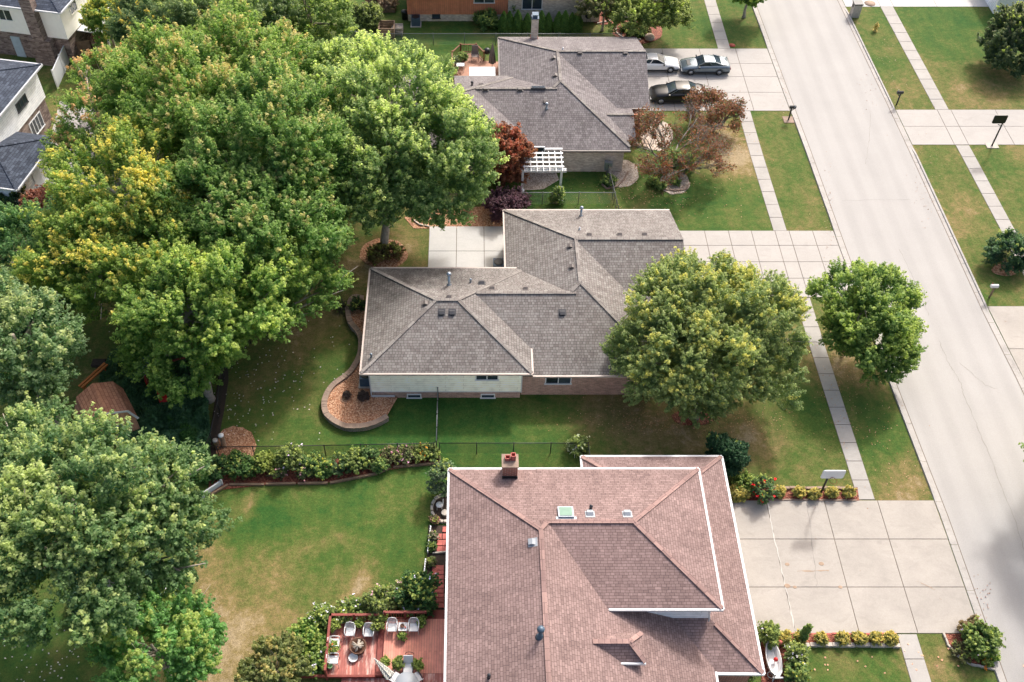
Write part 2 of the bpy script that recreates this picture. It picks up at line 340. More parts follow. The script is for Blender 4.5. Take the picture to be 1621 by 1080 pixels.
def npmesh(name,verts,faces):
    me=bpy.data.meshes.new(name); k=faces.shape[1]
    me.vertices.add(len(verts)); me.vertices.foreach_set('co',verts.astype(np.float32).ravel())
    me.loops.add(faces.size); me.loops.foreach_set('vertex_index',faces.astype(np.int32).ravel())
    me.polygons.add(len(faces)); me.polygons.foreach_set('loop_start',np.arange(0,faces.size,k,dtype=np.int32)); me.polygons.foreach_set('loop_total',np.full(len(faces),k,dtype=np.int32))
    me.update(calc_edges=True); return me
me=npmesh('lawn',verts,faces); a=me.attributes.new('dry','FLOAT','POINT'); a.data.foreach_set('value',dry.ravel().astype(np.float32)); me.materials.append(M['grass'])
o=bpy.data.objects.new('lawn',me); COL.objects.link(o); o['kind']='structure'
# street
SL=[(28.1,92.5),(28.4,74.1),(28.5,68.5),(28.62,55),(28.8,43.8),(29.0,36.8),(29.12,32.9),(29.12,22.5)]
SR=[(36.45,92.5),(36.75,75.6),(36.85,68.5),(36.95,50),(37.1,46),(37.2,43.8),(37.3,30)]
ys=[-40]+list(range(5,150,3))+[400]
mb=MB()
for a,b in zip(ys,ys[1:]): mb.poly([(interp(SL,a),a,.012),(interp(SR,a),a,.012),(interp(SR,b),b,.012),(interp(SL,b),b,.012)])
mb.build('street',M['road'],kind='structure')
def curb(pts,side,cuts,name):
    mk=MB(); mb=MB(); y=-40.0; st=[]
    while y<150: st.append(y); y+=1.0
    def hh(y):
        h=.11
        for a,b in cuts:
            if a-.6<y<b+.6: h=min(h,.035+.075*max(0,min(1,max(a-y,y-b)/.6)))
        return h
    for a,b in zip(st,st[1:]):
        xa=interp(pts,a); xb=interp(pts,b); ha,hb=hh(a),hh(b); b2=b-.02 if int(a)%3==0 else b
        s=side
        prof=lambda x,h:[(x,.0),(x,.022),(x+s*.26,.03),(x+s*.30,h),(x+s*.43,h+.005),(x+s*.46,-.02)]
        A=[(q[0],a,q[1]) for q in prof(xa,ha)]; B=[(q[0],b2,q[1]) for q in prof(xb,hb)]
        fs=[(i,i+1,i+7,i+6) if s<0 else (i+1,i,i+6,i+7) for i in range(5)]
        mb.add(A+B,fs)
        mk.poly([(xa-s*.05,a,.022),(xa+s*.0,a,.022),(xb+s*.0,b,.022),(xb-s*.05,b,.022)][::(-1 if s>0 else 1)])
    mb.build(name,M['kerb'],kind='structure'); mk.build('joint_bed',M['joint'],kind='structure')
curb(SL,-1,[(25.3,34.1),(51.5,58.7),(74.1,83.9)],'kerb')
curb(SR,1,[(42,50.5),(69,74.3),(90.5,100)],'kerb')
def ribbon(name,pts,w,z,mat,kind='structure',parent=None,jit=0):
    mb=MB()
    P_=[Vector((p[0],p[1],z)) for p in pts]; L=[]
    for i,p in enumerate(P_):
        t=(P_[min(i+1,len(P_)-1)]-P_[max(i-1,0)]).normalized(); n=Vector((-t.y,t.x,0)); ww=w*(1+random.uniform(-jit,jit))
        L.append((p+n*ww/2,p-n*ww/2))
    for a,b in zip(L,L[1:]): mb.poly([a[1],b[1],b[0],a[0]])
    return mb.build(name,mat,kind=kind)
def wiggle(pts,n,amp):
    out=[]
    for a,b in zip(pts,pts[1:]):
        a=Vector((a[0],a[1],0));b=Vector((b[0],b[1],0))
        for i in range(n): out.append(a.lerp(b,i/n)+Vector((random.uniform(-amp,amp),random.uniform(-amp,amp),0)))
    out.append(Vector((pts[-1][0],pts[-1][1],0))); return out
M['crackc']=plain('crack_shade',srgb(150,144,138),.95)
for pl in ([(1487,540),(1500,572),(1519.9,604.8),(1526,625.6),(1564,716),(1605.5,820),(1640,930)],[(1424,395),(1450,450),(1470,500)],[(1332,318),(1440,316)],[(1519,575),(1560,610),(1578,616)],[(1378,175),(1376,220),(1370,260)]):
    ribbon('street_crack',wiggle([P(*q) for q in pl],14,.05),.022 if len(pl)<6 else .032,.017,M['crackc'],jit=.5)
# slabs
def slab(mb,x0,x1,y0,y1,z=.03,g=.022):
    mb.prism([(x0[0]+g,y0+g),(x1[0]-g,y0+g),(x1[1]-g,y1-g),(x0[1]+g,y1-g)],.004,z)
WL=[(23.11,92.5),(23.13,83.8),(23.33,74.1),(23.3,68.5),(23.45,58.6),(23.6,51.4),(23.65,47.2),(23.92,34.2),(23.91,22.5)]
WR=[(24.27,92.5),(24.3,83.8),(24.43,74.1),(24.4,68.5),(24.5,58.6),(24.72,51.5),(24.75,47.2),(24.98,34.2),(25.03,22.5)]
RL=[(40.35,92.5),(40.75,74.1),(41.0,68.5),(41.2,57.5)]; RR=[(41.62,92.5),(41.95,74.3),(42.14,68.5),(42.32,57.5)]
def walk(L,Rr,spans,name='sidewalk'):
    mb=MB(); mj=MB()
    for a,b in spans:
        n=max(1,round((b-a)/1.5))
        for i in range(n):
            y0=a+(b-a)*i/n; y1=a+(b-a)*(i+1)/n
            slab(mb,(interp(L,y0),interp(L,y1)),(interp(Rr,y0),interp(Rr,y1)),y0,y1,.03+random.uniform(-.004,.004))
            mj.poly([(interp(L,y0),y0,.006),(interp(Rr,y0),y0,.006),(interp(Rr,y1),y1,.006),(interp(L,y1),y1,.006)])
    mb.build(name,M['walk'],kind='structure'); mj.build('joint_bed',M['joint'],kind='structure')
walk(WL,WR,[(-10,25.3),(34.15,51.45),(58.65,74.1),(83.85,130)])
walk(RL,RR,[(10,43),(50.6,69.3),(74.3,91.2)])
def drive(name,mat,xs,ys,edge=None,walkcut=True):
    mb=MB(); mj=MB()
    for y0,y1 in zip(ys,ys[1:]):
        for x0,x1 in zip(xs,xs[1:]):
            xx0=(x0,x0); xx1=(x1,x1)
            if edge and x1==xs[-1]: xx1=(edge(y0),edge(y1))
            slab(mb,xx0,xx1,y0,y1,.032+random.uniform(-.004,.004))
    e0=edge(ys[0]) if edge else xs[-1]; e1=edge(ys[-1]) if edge else xs[-1]
    mj.poly([(xs[0],ys[0],.010),(e0,ys[0],.010),(e1,ys[-1],.010),(xs[0],ys[-1],.010)])
    mb.build(name,mat,kind='structure'); mj.build('joint_bed',M['joint'],kind='structure')
ed=lambda y: interp(SL,y)-.47
drive('driveway',M['concrete'],[14.6,18.2,21.8,25.1,28.4],[25.34,28.2,31.37,34.1],ed)
drive('driveway',M['concrete_pale'],[14.6]+[P(x,366).x for x in (1115,1152.8,1189)]+[23.55,24.65]+[P(1286,366).x,28.1],[51.5]+[P(1200,y).y for y in (441,415,389)]+[58.66],ed)
drive('driveway',M['concrete_pale'],[14.6]+[P(x,78).x for x in (1047.8,1106.7)]+[P(1164,78).x,28.0],[74.12]+[P(1150,y).y for y in (146.7,121.8,101)]+[83.85],ed)
er=SR
def driveR(y0,y1,mat,xs):
    mb=MB(); mj=MB()
    for a,b in zip(y0,y0[1:]):
        for c,d in zip(xs,xs[1:]): 
            c0=(interp(SR,a)+.47,interp(SR,b)+.47) if c==xs[0] else (c,c)
            slab(mb,c0,(d,d),a,b)
    mj.poly([(xs[0]+.2,y0[0],.01),(xs[-1],y0[0],.01),(xs[-1],y0[-1],.01),(xs[0]+.2,y0[-1],.01)])
    mb.build('driveway',mat,kind='structure'); mj.build('joint_bed',M['joint'],kind='structure')
driveR([69.35,71.9,74.3],0,M['concrete_pale'],[37.4,40.9,42.1,46,50,60])
driveR([91.2,94.5,98],0,M['concrete_white'],[37,40.4,41.7,46,60])
driveR([42.5,46.5,50.6],0,M['concrete'],[37.6,41.2,42.4,46,60])
mb=MB(); mj=MB()
xs=[P(x,359).x for x in (680,723,766,799)]+[2.9]; yy=[54.3,P(720,398).y,59.15]; yy[0]=51.2
yy=[51.2,54.5,P(720,398).y,59.15] if False else [51.2,P(720,398).y,59.15]
for a,b in zip(yy,yy[1:]):
    for c,d in zip(xs,xs[1:]): slab(mb,(c,c),(d,d),a,b,.035)
mj.poly([(xs[0],yy[0],.01),(xs[-1],yy[0],.01),(xs[-1],yy[-1],.01),(xs[0],yy[-1],.01)])
mb.build('patio',M['concrete_white'],kind='structure'); mj.build('joint_bed',M['joint'],kind='structure')
# crack fill and rust marks on the worn driveway
ribbon('driveway_crack',wiggle([(18.25,34.0),(18.2,31.4),(18.23,28.2),(18.2,25.5)],10,.03),.05,.040,plain('crack_filler',srgb(214,210,202,.7),.9),jit=.6)
ribbon('driveway_crack',wiggle([P(1277,797),P(1284,850),P(1290,905),P(1293,932)],8,.05),.03,.040,M['crackc'],jit=.6)
ribbon('driveway_crack',wiggle([P(1452,920),P(1480,935)],8,.05),.03,.040,plain('rust_mark',srgb(176,152,130,.75),.9),jit=.9)
ribbon('driveway_crack',wiggle([P(1262,905),P(1312,904)],8,.03),.05,.040,bpy.data.materials['rust_mark'],jit=.9)
mb=MB()
for (x,y,q) in [(1300,893,.16),(1246,894,.14),(1258,930,.12),(1330,930,.13),(1246,928,.18)]:
    p=P(x,y); mb.lathe([(q,.0395),(q*.9,.041),(.01,.0412)],(p.x,p.y,0),12,sy=.8)
mb.build('rust_spots',bpy.data.materials['rust_mark'],kind='structure')
# beds
def bed(pxs,mat,z=.03,name='mulch_bed'):
    mb=MB(); mb.prism([(P(*q).x,P(*q).y) for q in pxs][::-1],.0,z); return mb.build(name,mat,kind='structure')
def ell(cx,cy,rx,ry,n=26,amp=.05):
    return [(cx+rx*math.cos(2*math.pi*i/n)*(1+random.uniform(-amp,amp)),cy-ry*math.sin(2*math.pi*i/n)*(1+random.uniform(-amp,amp))) for i in range(n)]
def bedp(pxs,*a,**k): return bed(pxs[::-1],*a,**k)
bedp(ell(373,706,33,31),M['mulch'])
bedp(ell(607,402,38,24),M['mulch'])
bedp(ell(1097,661,34,13),M['mulch_red'])
bedp(ell(1592,427,22,10),M['mulch'])
bedp(ell(1068,290,24,18),M['gravelly'],name='stone_bed')
bedp(ell(985,275,26,22),M['gravelly'],name='stone_bed')
bedp(ell(1040,215,26,24),M['gravelly'],name='stone_bed')
bedp([(810,335),(790,362),(655,362),(640,345),(650,335),(800,325)][::-1],M['mulch'])
bedp(ell(1010,50,40,20),M['mulch_red']); bedp(ell(955,20,26,20),M['mulch_red'])
bedp(ell(1075,50,20,10,20),M['grass'] if False else M['mulch_red']) if False else None
# ------------------------------------------------------------------ foliage
G1=(.050,.125,.020); G2=(.115,.225,.035); YG=(.30,.38,.075); YE=(.40,.35,.05); OR=(.46,.24,.08); PK=(.50,.27,.14)
rng=np.random.default_rng(11)
def unit(a): return a/np.maximum(np.linalg.norm(a,axis=1,keepdims=True),1e-9)
def leafmesh(name,C,N,L,col,aspect=.62,curl=.12):
    n=len(C); T=unit(np.cross(N,unit(rng.normal(size=(n,3))))); B=np.cross(N,T)
    L=(L*rng.uniform(.7,1.25,n))[:,None]; W=L*aspect
    v=np.stack([C-T*L*.5, C+B*W*.5+N*L*curl, C+T*L*.5-N*L*curl, C-B*W*.5+N*L*curl*.5],1).reshape(-1,3)
    f=np.arange(4*n).reshape(n,4); me=npmesh(name,v,f)
    a=me.attributes.new('tint','FLOAT_COLOR','POINT'); cc=np.concatenate([np.repeat(col,4,0),np.ones((4*n,1))],1)
    a.data.foreach_set('color',cc.astype(np.float32).ravel()); me.materials.append(M[LM[0]]); return me
def crown(lobes,leaf=.30,rc=.5,per=22,dens=1.0,pal=(G1,G2,YG),tipc=YG,tipp=.25,tipk=1.0,low=-.35,bough=.34,up=.6,seed=0,droop=0.0,sparse=1.0,lump=.16):
    """leaf clumps on boughs spread through a set of ellipsoid lobes (cx,cy,cz,rx,rz)"""
    global rng; rng=np.random.default_rng(seed+100)
    C=[];N=[];K=[];BC=[]
    dark,light,third=[np.array(q) for q in pal]; tipc=np.array(tipc)
    zt=max(l[2]+l[4] for l in lobes); zb=min(l[2]-l[4] for l in lobes)
    for (cx,cy,cz,rx,rz) in lobes:
        rb=rx*bough; nb=max(5,int(3.0*(rx*rx+rx*rz)/(rb*rb)*.62*sparse)); i=np.arange(nb)
        z=low+(1-low)*(i+.5)/nb; th=i*2.39996+rng.uniform(0,6.28); rr=np.sqrt(1-z*z)
        D=np.stack([rr*np.cos(th),rr*np.sin(th),z],1); D=unit(D+rng.normal(0,.2,(nb,3)))
        lum=1+lump*np.sin(D[:,0]*5.1+seed)*np.cos(D[:,1]*4.3+seed*2)+rng.normal(0,.11,nb)
        O=np.array([cx,cy,cz]); S=np.array([rx-rb*.75,rx-rb*.75,rz-rb*.75])
        bc=O+D*S*lum[:,None]; BC+= list(bc); btone=rng.uniform(-.22,.22,nb)
        for j in range(nb):
            r=rb*rng.uniform(.6,1.2); nc=max(5,int(8.5*(r/rc)**2*dens))
            d=unit(rng.normal(size=(nc,3))); d=unit(d+D[j]*.6+np.array([0,0,.4])); q=rng.uniform(.6,1.1,nc)
            BA=unit((D[j]+np.array([0,0,.45]))[None])[0]; st=1.28
            off=d*r*q[:,None]; off=off+BA*((off@BA)*(st-1))[:,None]
            cc=bc[j]+off
            if droop: cc[:,2]-=droop*(np.linalg.norm(cc[:,:2]-O[:2],axis=1)/rx)**2
            ax=unit(d*.55+BA*.8+np.array([0,0,up*.6])+rng.normal(0,.22,(nc,3)))
            m=nc*per; ci=np.repeat(np.arange(nc),per)
            rcj=rc*rng.uniform(.6,1.3,nc)[ci]
            a=rng.uniform(-.8,1.15,m)*rcj; rad=unit(np.cross(ax[ci],rng.normal(size=(m,3))))
            rr2=rcj*.5*np.sqrt(rng.uniform(0,1,m))*(1.1-.72*(a/rcj+.8)/1.95)
            p=cc[ci]+ax[ci]*a[:,None]+rad*rr2[:,None]
            nn=unit(rad*.45+ax[ci]*.4+np.array([0,0,.75])+rng.normal(0,.42,(m,3)))
            kc=rng.uniform(0,1,nc)*.7+btone[j]
            k=np.clip(kc[ci]+rng.normal(.15,.2,m),0,1)[:,None]
            col=dark*(1-k)+light*k
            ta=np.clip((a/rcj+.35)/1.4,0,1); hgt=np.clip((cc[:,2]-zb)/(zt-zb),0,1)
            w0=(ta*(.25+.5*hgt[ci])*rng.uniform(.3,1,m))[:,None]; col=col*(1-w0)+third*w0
            pt=tipp*np.clip(hgt*1.5-.25,0,1)*np.clip(D[j][2]+.75,0.1,1.4)*(1.8 if btone[j]>.08 else .6)
            isT=(rng.uniform(0,1,nc)<pt); w=np.where(isT[ci],np.clip((a/rcj+.4),0,1)*tipk,0)[:,None]
            col=col*(1-w)+tipc*rng.uniform(.8,1.2,(m,1))*w
            C.append(p);N.append(nn);K.append(col*rng.uniform(.8,1.2,(m,1)))
    C=np.concatenate(C);N=np.concatenate(N);K=np.concatenate(K)
    ok=C[:,2]>.05; return C[ok],N[ok],K[ok],np.array(BC),leaf
def mkobj(name,me,parent,org):
    v=np.empty(len(me.vertices)*3,np.float32); me.vertices.foreach_get('co',v); v=v.reshape(-1,3)-np.array(org,np.float32); me.vertices.foreach_set('co',v.ravel()); me.update()
    o=bpy.data.objects.new(name,me); COL.objects.link(o)
    if parent: o.parent=parent
    else: o.location=org
    ORG[o.name]=Vector(org); return o
def trunkmesh(base,top,r0,BC,n=9,seed=0,spread=.75):
    rd=random.Random(seed); mb=MB(); b=Vector(base); t=Vector(top)
    pts=[b+Vector((0,0,-.05)),b+Vector((0,0,.25))]; rs=[r0*1.5,r0*1.08]
    for i in range(1,6):
        f=i/5; pts.append(b.lerp(t,f)+Vector((rd.uniform(-.12,.12),rd.uniform(-.12,.12),0))*(r0/.3)); rs.append(r0*(1-.62*f))
    mb.tube(pts,rs,9)
    idx=list(range(len(BC))); rd.shuffle(idx)
    for j in idx[:n]:
        e=Vector(BC[j]); f=rd.uniform(.35,.9); s=b.lerp(t,f)
        m=s.lerp(e,.5)+Vector((rd.uniform(-.3,.3),rd.uniform(-.3,.3),rd.uniform(0,.5)))*min(1,r0/.25)
        e2=s.lerp(e,rd.uniform(.98,1.1))
        mb.tube([s,s.lerp(m,.5)+Vector((0,0,.05)),m,m.lerp(e2,.5),e2],[r0*.45,r0*.36,r0*.27,r0*.18,r0*.07],6)
        for q in range(3):
            a=m.lerp(e2,rd.uniform(.2,.9)); mb.tube([a,a+(e2-m)*.35+Vector((rd.uniform(-.8,.8),rd.uniform(-.8,.8),rd.uniform(-.1,.8)))],[r0*.13,r0*.04],5)
    return mb
def tree(name,label,cat,lobes_px,base=None,r0=.28,limbs=14,seed=1,group=None,bark='bark',**kw):
    lobes=[]
    for (px,py,z,rx,ry) in lobes_px:
        c=P(px,py,z); d=depth(c)
        if len(lobes)==0: c0=c
        Rr=rx*d/F; hy=ry*d/F; fw=(c-Vector((0,0,H))).normalized(); s=-fw.z; cc=math.sqrt(1-s*s)
        q=hy*hy-Rr*Rr*s*s; rz=math.sqrt(q)/cc if q>0 else .6*Rr
        rz=min(max(rz,.62*Rr),1.25*Rr,max(z-.4,.5)); lobes.append((c.x,c.y,z,Rr,rz))
    b=P(*base) if base else Vector((lobes[0][0],lobes[0][1],0))
    return tree_w(name,label,cat,lobes,b,r0,limbs,seed,group,bark,**kw)
def tree_w(name,label,cat,lobes,b,r0=.28,limbs=14,seed=1,group=None,bark='bark',**kw):
    C,N,K,BC,leaf=crown(lobes,seed=seed,**kw)
    t=thing(name,label,cat,b,0,group)
    top=Vector((lobes[0][0],lobes[0][1],lobes[0][2]+lobes[0][4]*.35))
    trunkmesh(b,top,r0,BC,limbs,seed).build('trunk',M[bark],t)
    mkobj('crown',leafmesh('crown',C,N,leaf,K),t,b); return t
BIG=dict(leaf=.185,rc=.54,per=34,dens=.95,bough=.27)
MAP=dict(BIG,pal=(G1,G2,YG),tipc=YG,tipp=.45)
tree('maple_tree','tall green maple with orange pink tips, highest of the big backyard cluster','tree',[(320,140,10,135,95),(415,120,9,85,80),(240,138,8,68,60)],seed=1,r0=.42,limbs=22,**dict(MAP,tipc=(.44,.35,.13),tipp=.18,tipk=.62))
tree('maple_tree','loose open maple with pink tips beside the white two storey house','tree',[(155,200,6.5,58,56),(115,240,5,36,32),(165,120,7,46,36)],seed=2,r0=.25,limbs=22,**dict(MAP,tipc=PK,tipp=.3,tipk=.6,dens=.62,sparse=.75))
tree('maple_tree','broad yellow gold maple left of the dark green maple','tree',[(200,300,9,110,85),(150,400,7,90,80),(250,420,7.5,110,90)],seed=3,r0=.4,limbs=24,**dict(MAP,pal=((.055,.13,.022),(.14,.245,.04),(.33,.38,.07)),tipc=(.48,.43,.08),tipp=.28,tipk=.7))
tree('maple_tree','deep green maple with coral tipped top in the middle of the cluster','tree',[(430,240,10,115,110),(350,300,9.5,90,80),(430,360,8,105,95),(350,190,9,70,60),(490,395,6,62,62)],seed=4,r0=.45,limbs=22,**dict(MAP,pal=((.042,.115,.022),(.10,.205,.037),(.26,.35,.075)),tipc=(.42,.38,.13),tipp=.13,tipk=.65))
tree('maple_tree','green maple hanging over the black fence with a pale leaning trunk','tree',[(300,490,7,95,85),(385,470,7,85,85),(285,560,4.5,75,45),(455,440,5.5,75,70)],base=(332,632),seed=5,r0=.3,limbs=26,**dict(MAP,pal=((.045,.12,.022),(.11,.22,.035),YG),tipc=YG,tipp=.35))
tree('maple_tree','light green maple overhanging the white concrete patio','tree',[(626,176,9,106,92),(700,250,7.5,80,85),(590,270,7,85,85),(560,130,7.5,65,60),(695,305,5.6,66,48),(565,325,5.6,55,42)],base=(607,400),seed=6,r0=.33,limbs=24,**dict(MAP,pal=((.055,.125,.03),(.13,.22,.055),(.28,.35,.10)),tipc=(.34,.42,.12),tipp=.5))
tree('elm_tree','dark drooping evergreen tree behind the white fence, yellow leaves on its left','tree',[(255,30,7,70,52),(300,70,5,45,38)],seed=7,r0=.3,**dict(MAP,pal=((.03,.08,.03),(.075,.15,.045),(.2,.26,.07)),tipc=YE,tipp=.1))
tree('elm_tree','small yellow green tree beside the covered porch of the stucco house','tree',[(170,35,3.5,32,36)],seed=8,r0=.14,**dict(MAP,tipc=(.32,.34,.06),tipp=.6,leaf=.2,rc=.4))
tree('elm_tree','grey green tree cut by the top edge, behind the big maples','tree',[(370,20,8,85,52),(330,70,6,50,30)],seed=9,r0=.32,**dict(MAP,pal=((.05,.105,.03),(.11,.18,.055),(.22,.27,.09)),tipp=.15))
tree('elm_tree','bright green tree beside the lawn with the wood pile, top edge of the photo','tree',[(490,25,7,62,52),(480,80,5,45,30)],seed=10,r0=.28,**dict(MAP,pal=((.05,.115,.025),(.13,.21,.045),(.28,.34,.08)),tipp=.3))
tree('dark_tree','dense dark green tree below the slate roofed house','tree',[(45,395,5,75,60),(80,450,4,50,38)],seed=11,r0=.28,**dict(MAP,pal=((.025,.085,.025),(.065,.155,.04),(.15,.26,.06)),tipp=.08))
tree('maple_tree','bright green maple at the left edge above the brown shed','tree',[(30,555,7.5,84,95),(55,610,6,52,50)],seed=12,r0=.36,limbs=22,**dict(MAP,pal=((.045,.115,.035),(.115,.205,.065),(.24,.31,.12)),tipc=(.26,.32,.11),tipp=.35))
tree('maple_tree','huge pale green maple filling the lower left beside the brown lawn','tree',[(120,805,9.5,128,98),(228,790,8,92,80),(50,715,8.5,68,58),(255,860,6,75,75),(110,900,8,110,80),(20,860,8,80,90)],seed=13,r0=.5,limbs=34,**dict(MAP,pal=((.03,.09,.026),(.085,.165,.045),(.21,.29,.085)),tipc=(.27,.34,.10),tipp=.35))
tree('young_tree','young fresh green tree at the bottom edge against the dry lawn','tree',[(245,1030,5,88,75),(290,1000,4,50,40)],seed=14,r0=.18,limbs=18,**dict(MAP,pal=((.045,.13,.03),(.10,.235,.045),(.15,.28,.06)),tipc=(.22,.29,.06),tipp=.3,leaf=.17,rc=.46))
tree('young_tree','olive green shrub tree at the bottom edge left of the red deck','shrub',[(435,1060,1.6,45,38)],seed=15,r0=.07,limbs=14,**dict(MAP,pal=((.06,.10,.025),(.13,.17,.045),(.22,.24,.06)),tipc=(.26,.25,.07),tipp=.25,leaf=.16,rc=.3))
tree('japanese_maple','dark red japanese maple by the white pergola','tree',[(795,240,3,37,36),(800,268,1.8,28,24)],seed=16,r0=.14,**dict(MAP,pal=((.075,.032,.014),(.17,.078,.030),(.24,.115,.045)),tipc=(.25,.085,.035),tipp=.3,leaf=.22,rc=.36,per=18))
tree('ash_tree','large broad yellow green tree in front of the grey brown split level house','tree',[(1100,482,6.3,92,72),(1192,503,5.6,72,68),(1062,572,4.4,80,70),(1185,582,3.4,62,46),(1100,612,2.6,58,34),(1100,540,5.5,98,80)],base=(1098,661),seed=17,r0=.27,limbs=26,**dict(BIG,leaf=.155,rc=.42,per=34,dens=.9,pal=((.085,.15,.045),(.19,.255,.07),(.28,.33,.09)),tipc=(.34,.36,.08),tipp=.22,bough=.25,lump=.18))
tree('street_tree','rounded bright green tree on the verge between sidewalk and street','tree',[(1368,482,4.5,70,58),(1378,526,3.5,66,50),(1388,552,2.4,56,34)],seed=18,r0=.16,limbs=22,**dict(BIG,leaf=.16,rc=.40,per=30,dens=1.0,lump=.06,pal=((.045,.11,.025),(.11,.20,.04),(.26,.34,.07)),tipc=(.24,.32,.06),tipp=.4,bough=.27))
tree('weeping_tree','feathery yellow green tree in the red mulch bed at the top edge','tree',[(1035,0,4.2,46,24),(1008,20,3.8,34,20),(1062,14,3.2,30,20)],base=(1006,48),seed=19,r0=.18,limbs=16,**dict(MAP,pal=((.07,.12,.03),(.17,.23,.05),(.34,.38,.09)),leaf=.18,rc=.4,dens=.75,tipp=.3,droop=.6))
tree('weeping_tree','olive feathery tree left of the red mulch bed at the top edge','tree',[(958,4,3,36,28)],seed=20,r0=.12,**dict(MAP,pal=((.06,.08,.025),(.12,.14,.045),(.18,.18,.06)),leaf=.22,rc=.36,dens=.7))
tree('street_tree','green verge tree cut off by the top edge beside the street','tree',[(1188,-20,3.2,34,22)],seed=21,r0=.15,**dict(MAP,leaf=.24,rc=.4,tipp=.2))
tree('crabapple_tree','wide dark green shrub tree at the right edge on the lawn','tree',[(1612,52,3,40,34),(1600,84,1.7,42,22)],seed=22,r0=.15,**dict(MAP,pal=((.035,.08,.028),(.085,.15,.05),(.2,.2,.07)),leaf=.19,rc=.36,tipp=.1))
tree_w('maple_tree','maple across the street whose orange leaf tips reach in at the right edge','tree',[(39.0,33.4,6.3,4.9,3.8)],Vector((39.8,34.2,0)),r0=.22,seed=23,**dict(MAP,dens=.75,sparse=.9,tipc=OR,tipp=.6))
print('big trees done'); LM[0]='leaf_shrub'
# ------------------------------------------------------------------ shrubs and small plants
def shrub(name,label,cat,px,py,rpx,h=None,pal=(G1,G2,YG),leaf=.13,rc=.2,per=14,flower=None,nf=0,group=None,seed=None,tipc=YG,tipp=.2,lump=.16,stems=True,dens=1.0,fsize=.09,z=0,up=.6):
    sd=seed if seed is not None else int(px*7+py*3)%9973
    b=P(px,py,z); d=depth(b); r=rpx*d/F; h=h or r*1.6
    lobes=[(0,0,h*.5,r,h*.5)]
    C,N,K,BC,lf=crown(lobes,leaf=leaf,rc=rc,per=per,dens=dens,pal=pal,tipc=tipc,tipp=tipp,bough=.42,low=-.6,seed=sd,up=up,lump=lump)
    t=thing(name,label,cat,b,0,group)
    if flower is not None:
        rg=np.random.default_rng(sd); idx=rg.choice(len(C),nf,replace=False); n2=unit(N[idx]+np.array([0,0,.8])); FC=C[idx]+unit(C[idx]-np.array([0,0,h*.3]))*.06
        FC=np.repeat(FC,3,0)+rg.normal(0,fsize*.25,(nf*3,3)); n2=unit(np.repeat(n2,3,0)+rg.normal(0,.4,(nf*3,3)))
        lf=np.concatenate([np.full(len(C),lf),np.full(nf*3,fsize)]); C=np.concatenate([C,FC]); N=np.concatenate([N,n2]); K=np.concatenate([K,np.tile(np.array(flower),(nf*3,1))*rg.uniform(.8,1.1,(nf*3,1))])
    o=mkobj('foliage',leafmesh('foliage',C,N,lf,K),t,(0,0,0))
    if stems:
        mb=MB(); rd=random.Random(sd)
        for j in range(6):
            e=Vector(BC[rd.randrange(len(BC))]); mb.tube([(0,0,-.02),e*.5+Vector((0,0,.03)),e],[.03,.02,.008],5)
        mb.build('stem',M['bark'],t,local=True)
    return t
GOLD=dict(pal=((.12,.19,.04),(.30,.34,.07),(.42,.34,.10)),tipc=(.46,.42,.09),tipp=.6,leaf=.11,rc=.12,per=14)
ords=['first','second','third','fourth','fifth','sixth','seventh','eighth']
for i,(x,y) in enumerate([(1233,783),(1263,784),(1286.5,787),(1315,784),(1342,784)]):
    shrub('golden_shrub','%s golden shrub from the left in the brick edged bed under the hoop'%ords[i],'shrub',x,y,7.6,.60,group='golden shrubs in the upper driveway bed',**GOLD)
for i,(x,y) in enumerate([(1239,1013),(1265,1014),(1298,1015),(1330,1015),(1357.5,1015),(1383.6,1015),(1406.7,1015)]):
    shrub('golden_shrub','%s golden shrub from the left in the stone edged bed at the lower driveway edge'%ords[i],'shrub',x,y,8.2,.60,group='golden shrubs in the lower driveway bed',**GOLD)
DK=((.016,.055,.022),(.035,.10,.035),(.04,.11,.03))
shrub('yew_bush','big rounded dark evergreen bush by the corner of the red roof','bush',1143,741,29,2.7,pal=DK,leaf=.13,rc=.20,per=26,tipp=.02,dens=1.9,up=.6,lump=.02)
shrub('hosta_clump','yellow green leafy clump under the dark evergreen by the driveway','plant',1166,785,12,.6,**dict(GOLD,leaf=.16))
shrub('perennial_clump','mixed green plants between the evergreen and the red roses','plant',1176,772,16,.8,pal=(G1,G2,YG),leaf=.14)
shrub('rose_bush','rose bush with bright red blooms beside the driveway','bush',1203,784,17,1.4,pal=((.05,.10,.04),(.10,.17,.07),G2),leaf=.12,rc=.18,flower=(.75,.01,.015),nf=22,fsize=.24)
shrub('juniper_bush','round spruce like bush on the verge beyond the street','bush',1592,418,29,2.3,pal=((.02,.065,.03),(.055,.13,.06),G2),leaf=.16,rc=.34,per=26,tipp=.1,dens=1.2,up=.2)
shrub('corner_shrub','leafy green shrub in the curved red mulch bed at the kerb','shrub',1545,1024,24,1.5,pal=((.04,.10,.025),(.10,.2,.04),YG),leaf=.17,rc=.26,flower=(.7,.6,.7),nf=8)
shrub('ornamental_grass','brown green mound of grass behind the corner shrub','plant',1536,1003,16,.9,pal=((.10,.10,.03),(.20,.17,.06),(.3,.2,.1)),leaf=.2,rc=.2)
shrub('perennial_clump','low dry plants at the front of the curved corner bed','plant',1520,1036,13,.4,pal=((.12,.11,.05),(.2,.17,.08),G2),leaf=.12,rc=.16)
shrub('marigold_clump','orange flowers at the lower tip of the curved corner bed','plant',1560,1050,8,.3,leaf=.1,rc=.14,flower=(.8,.25,.02),nf=14,fsize=.12)
shrub('perennial_clump','bright lime leaves beside the kerb in the corner bed','plant',1566,1040,10,.5,pal=((.08,.2,.02),(.15,.32,.03),YG),leaf=.12,rc=.16)
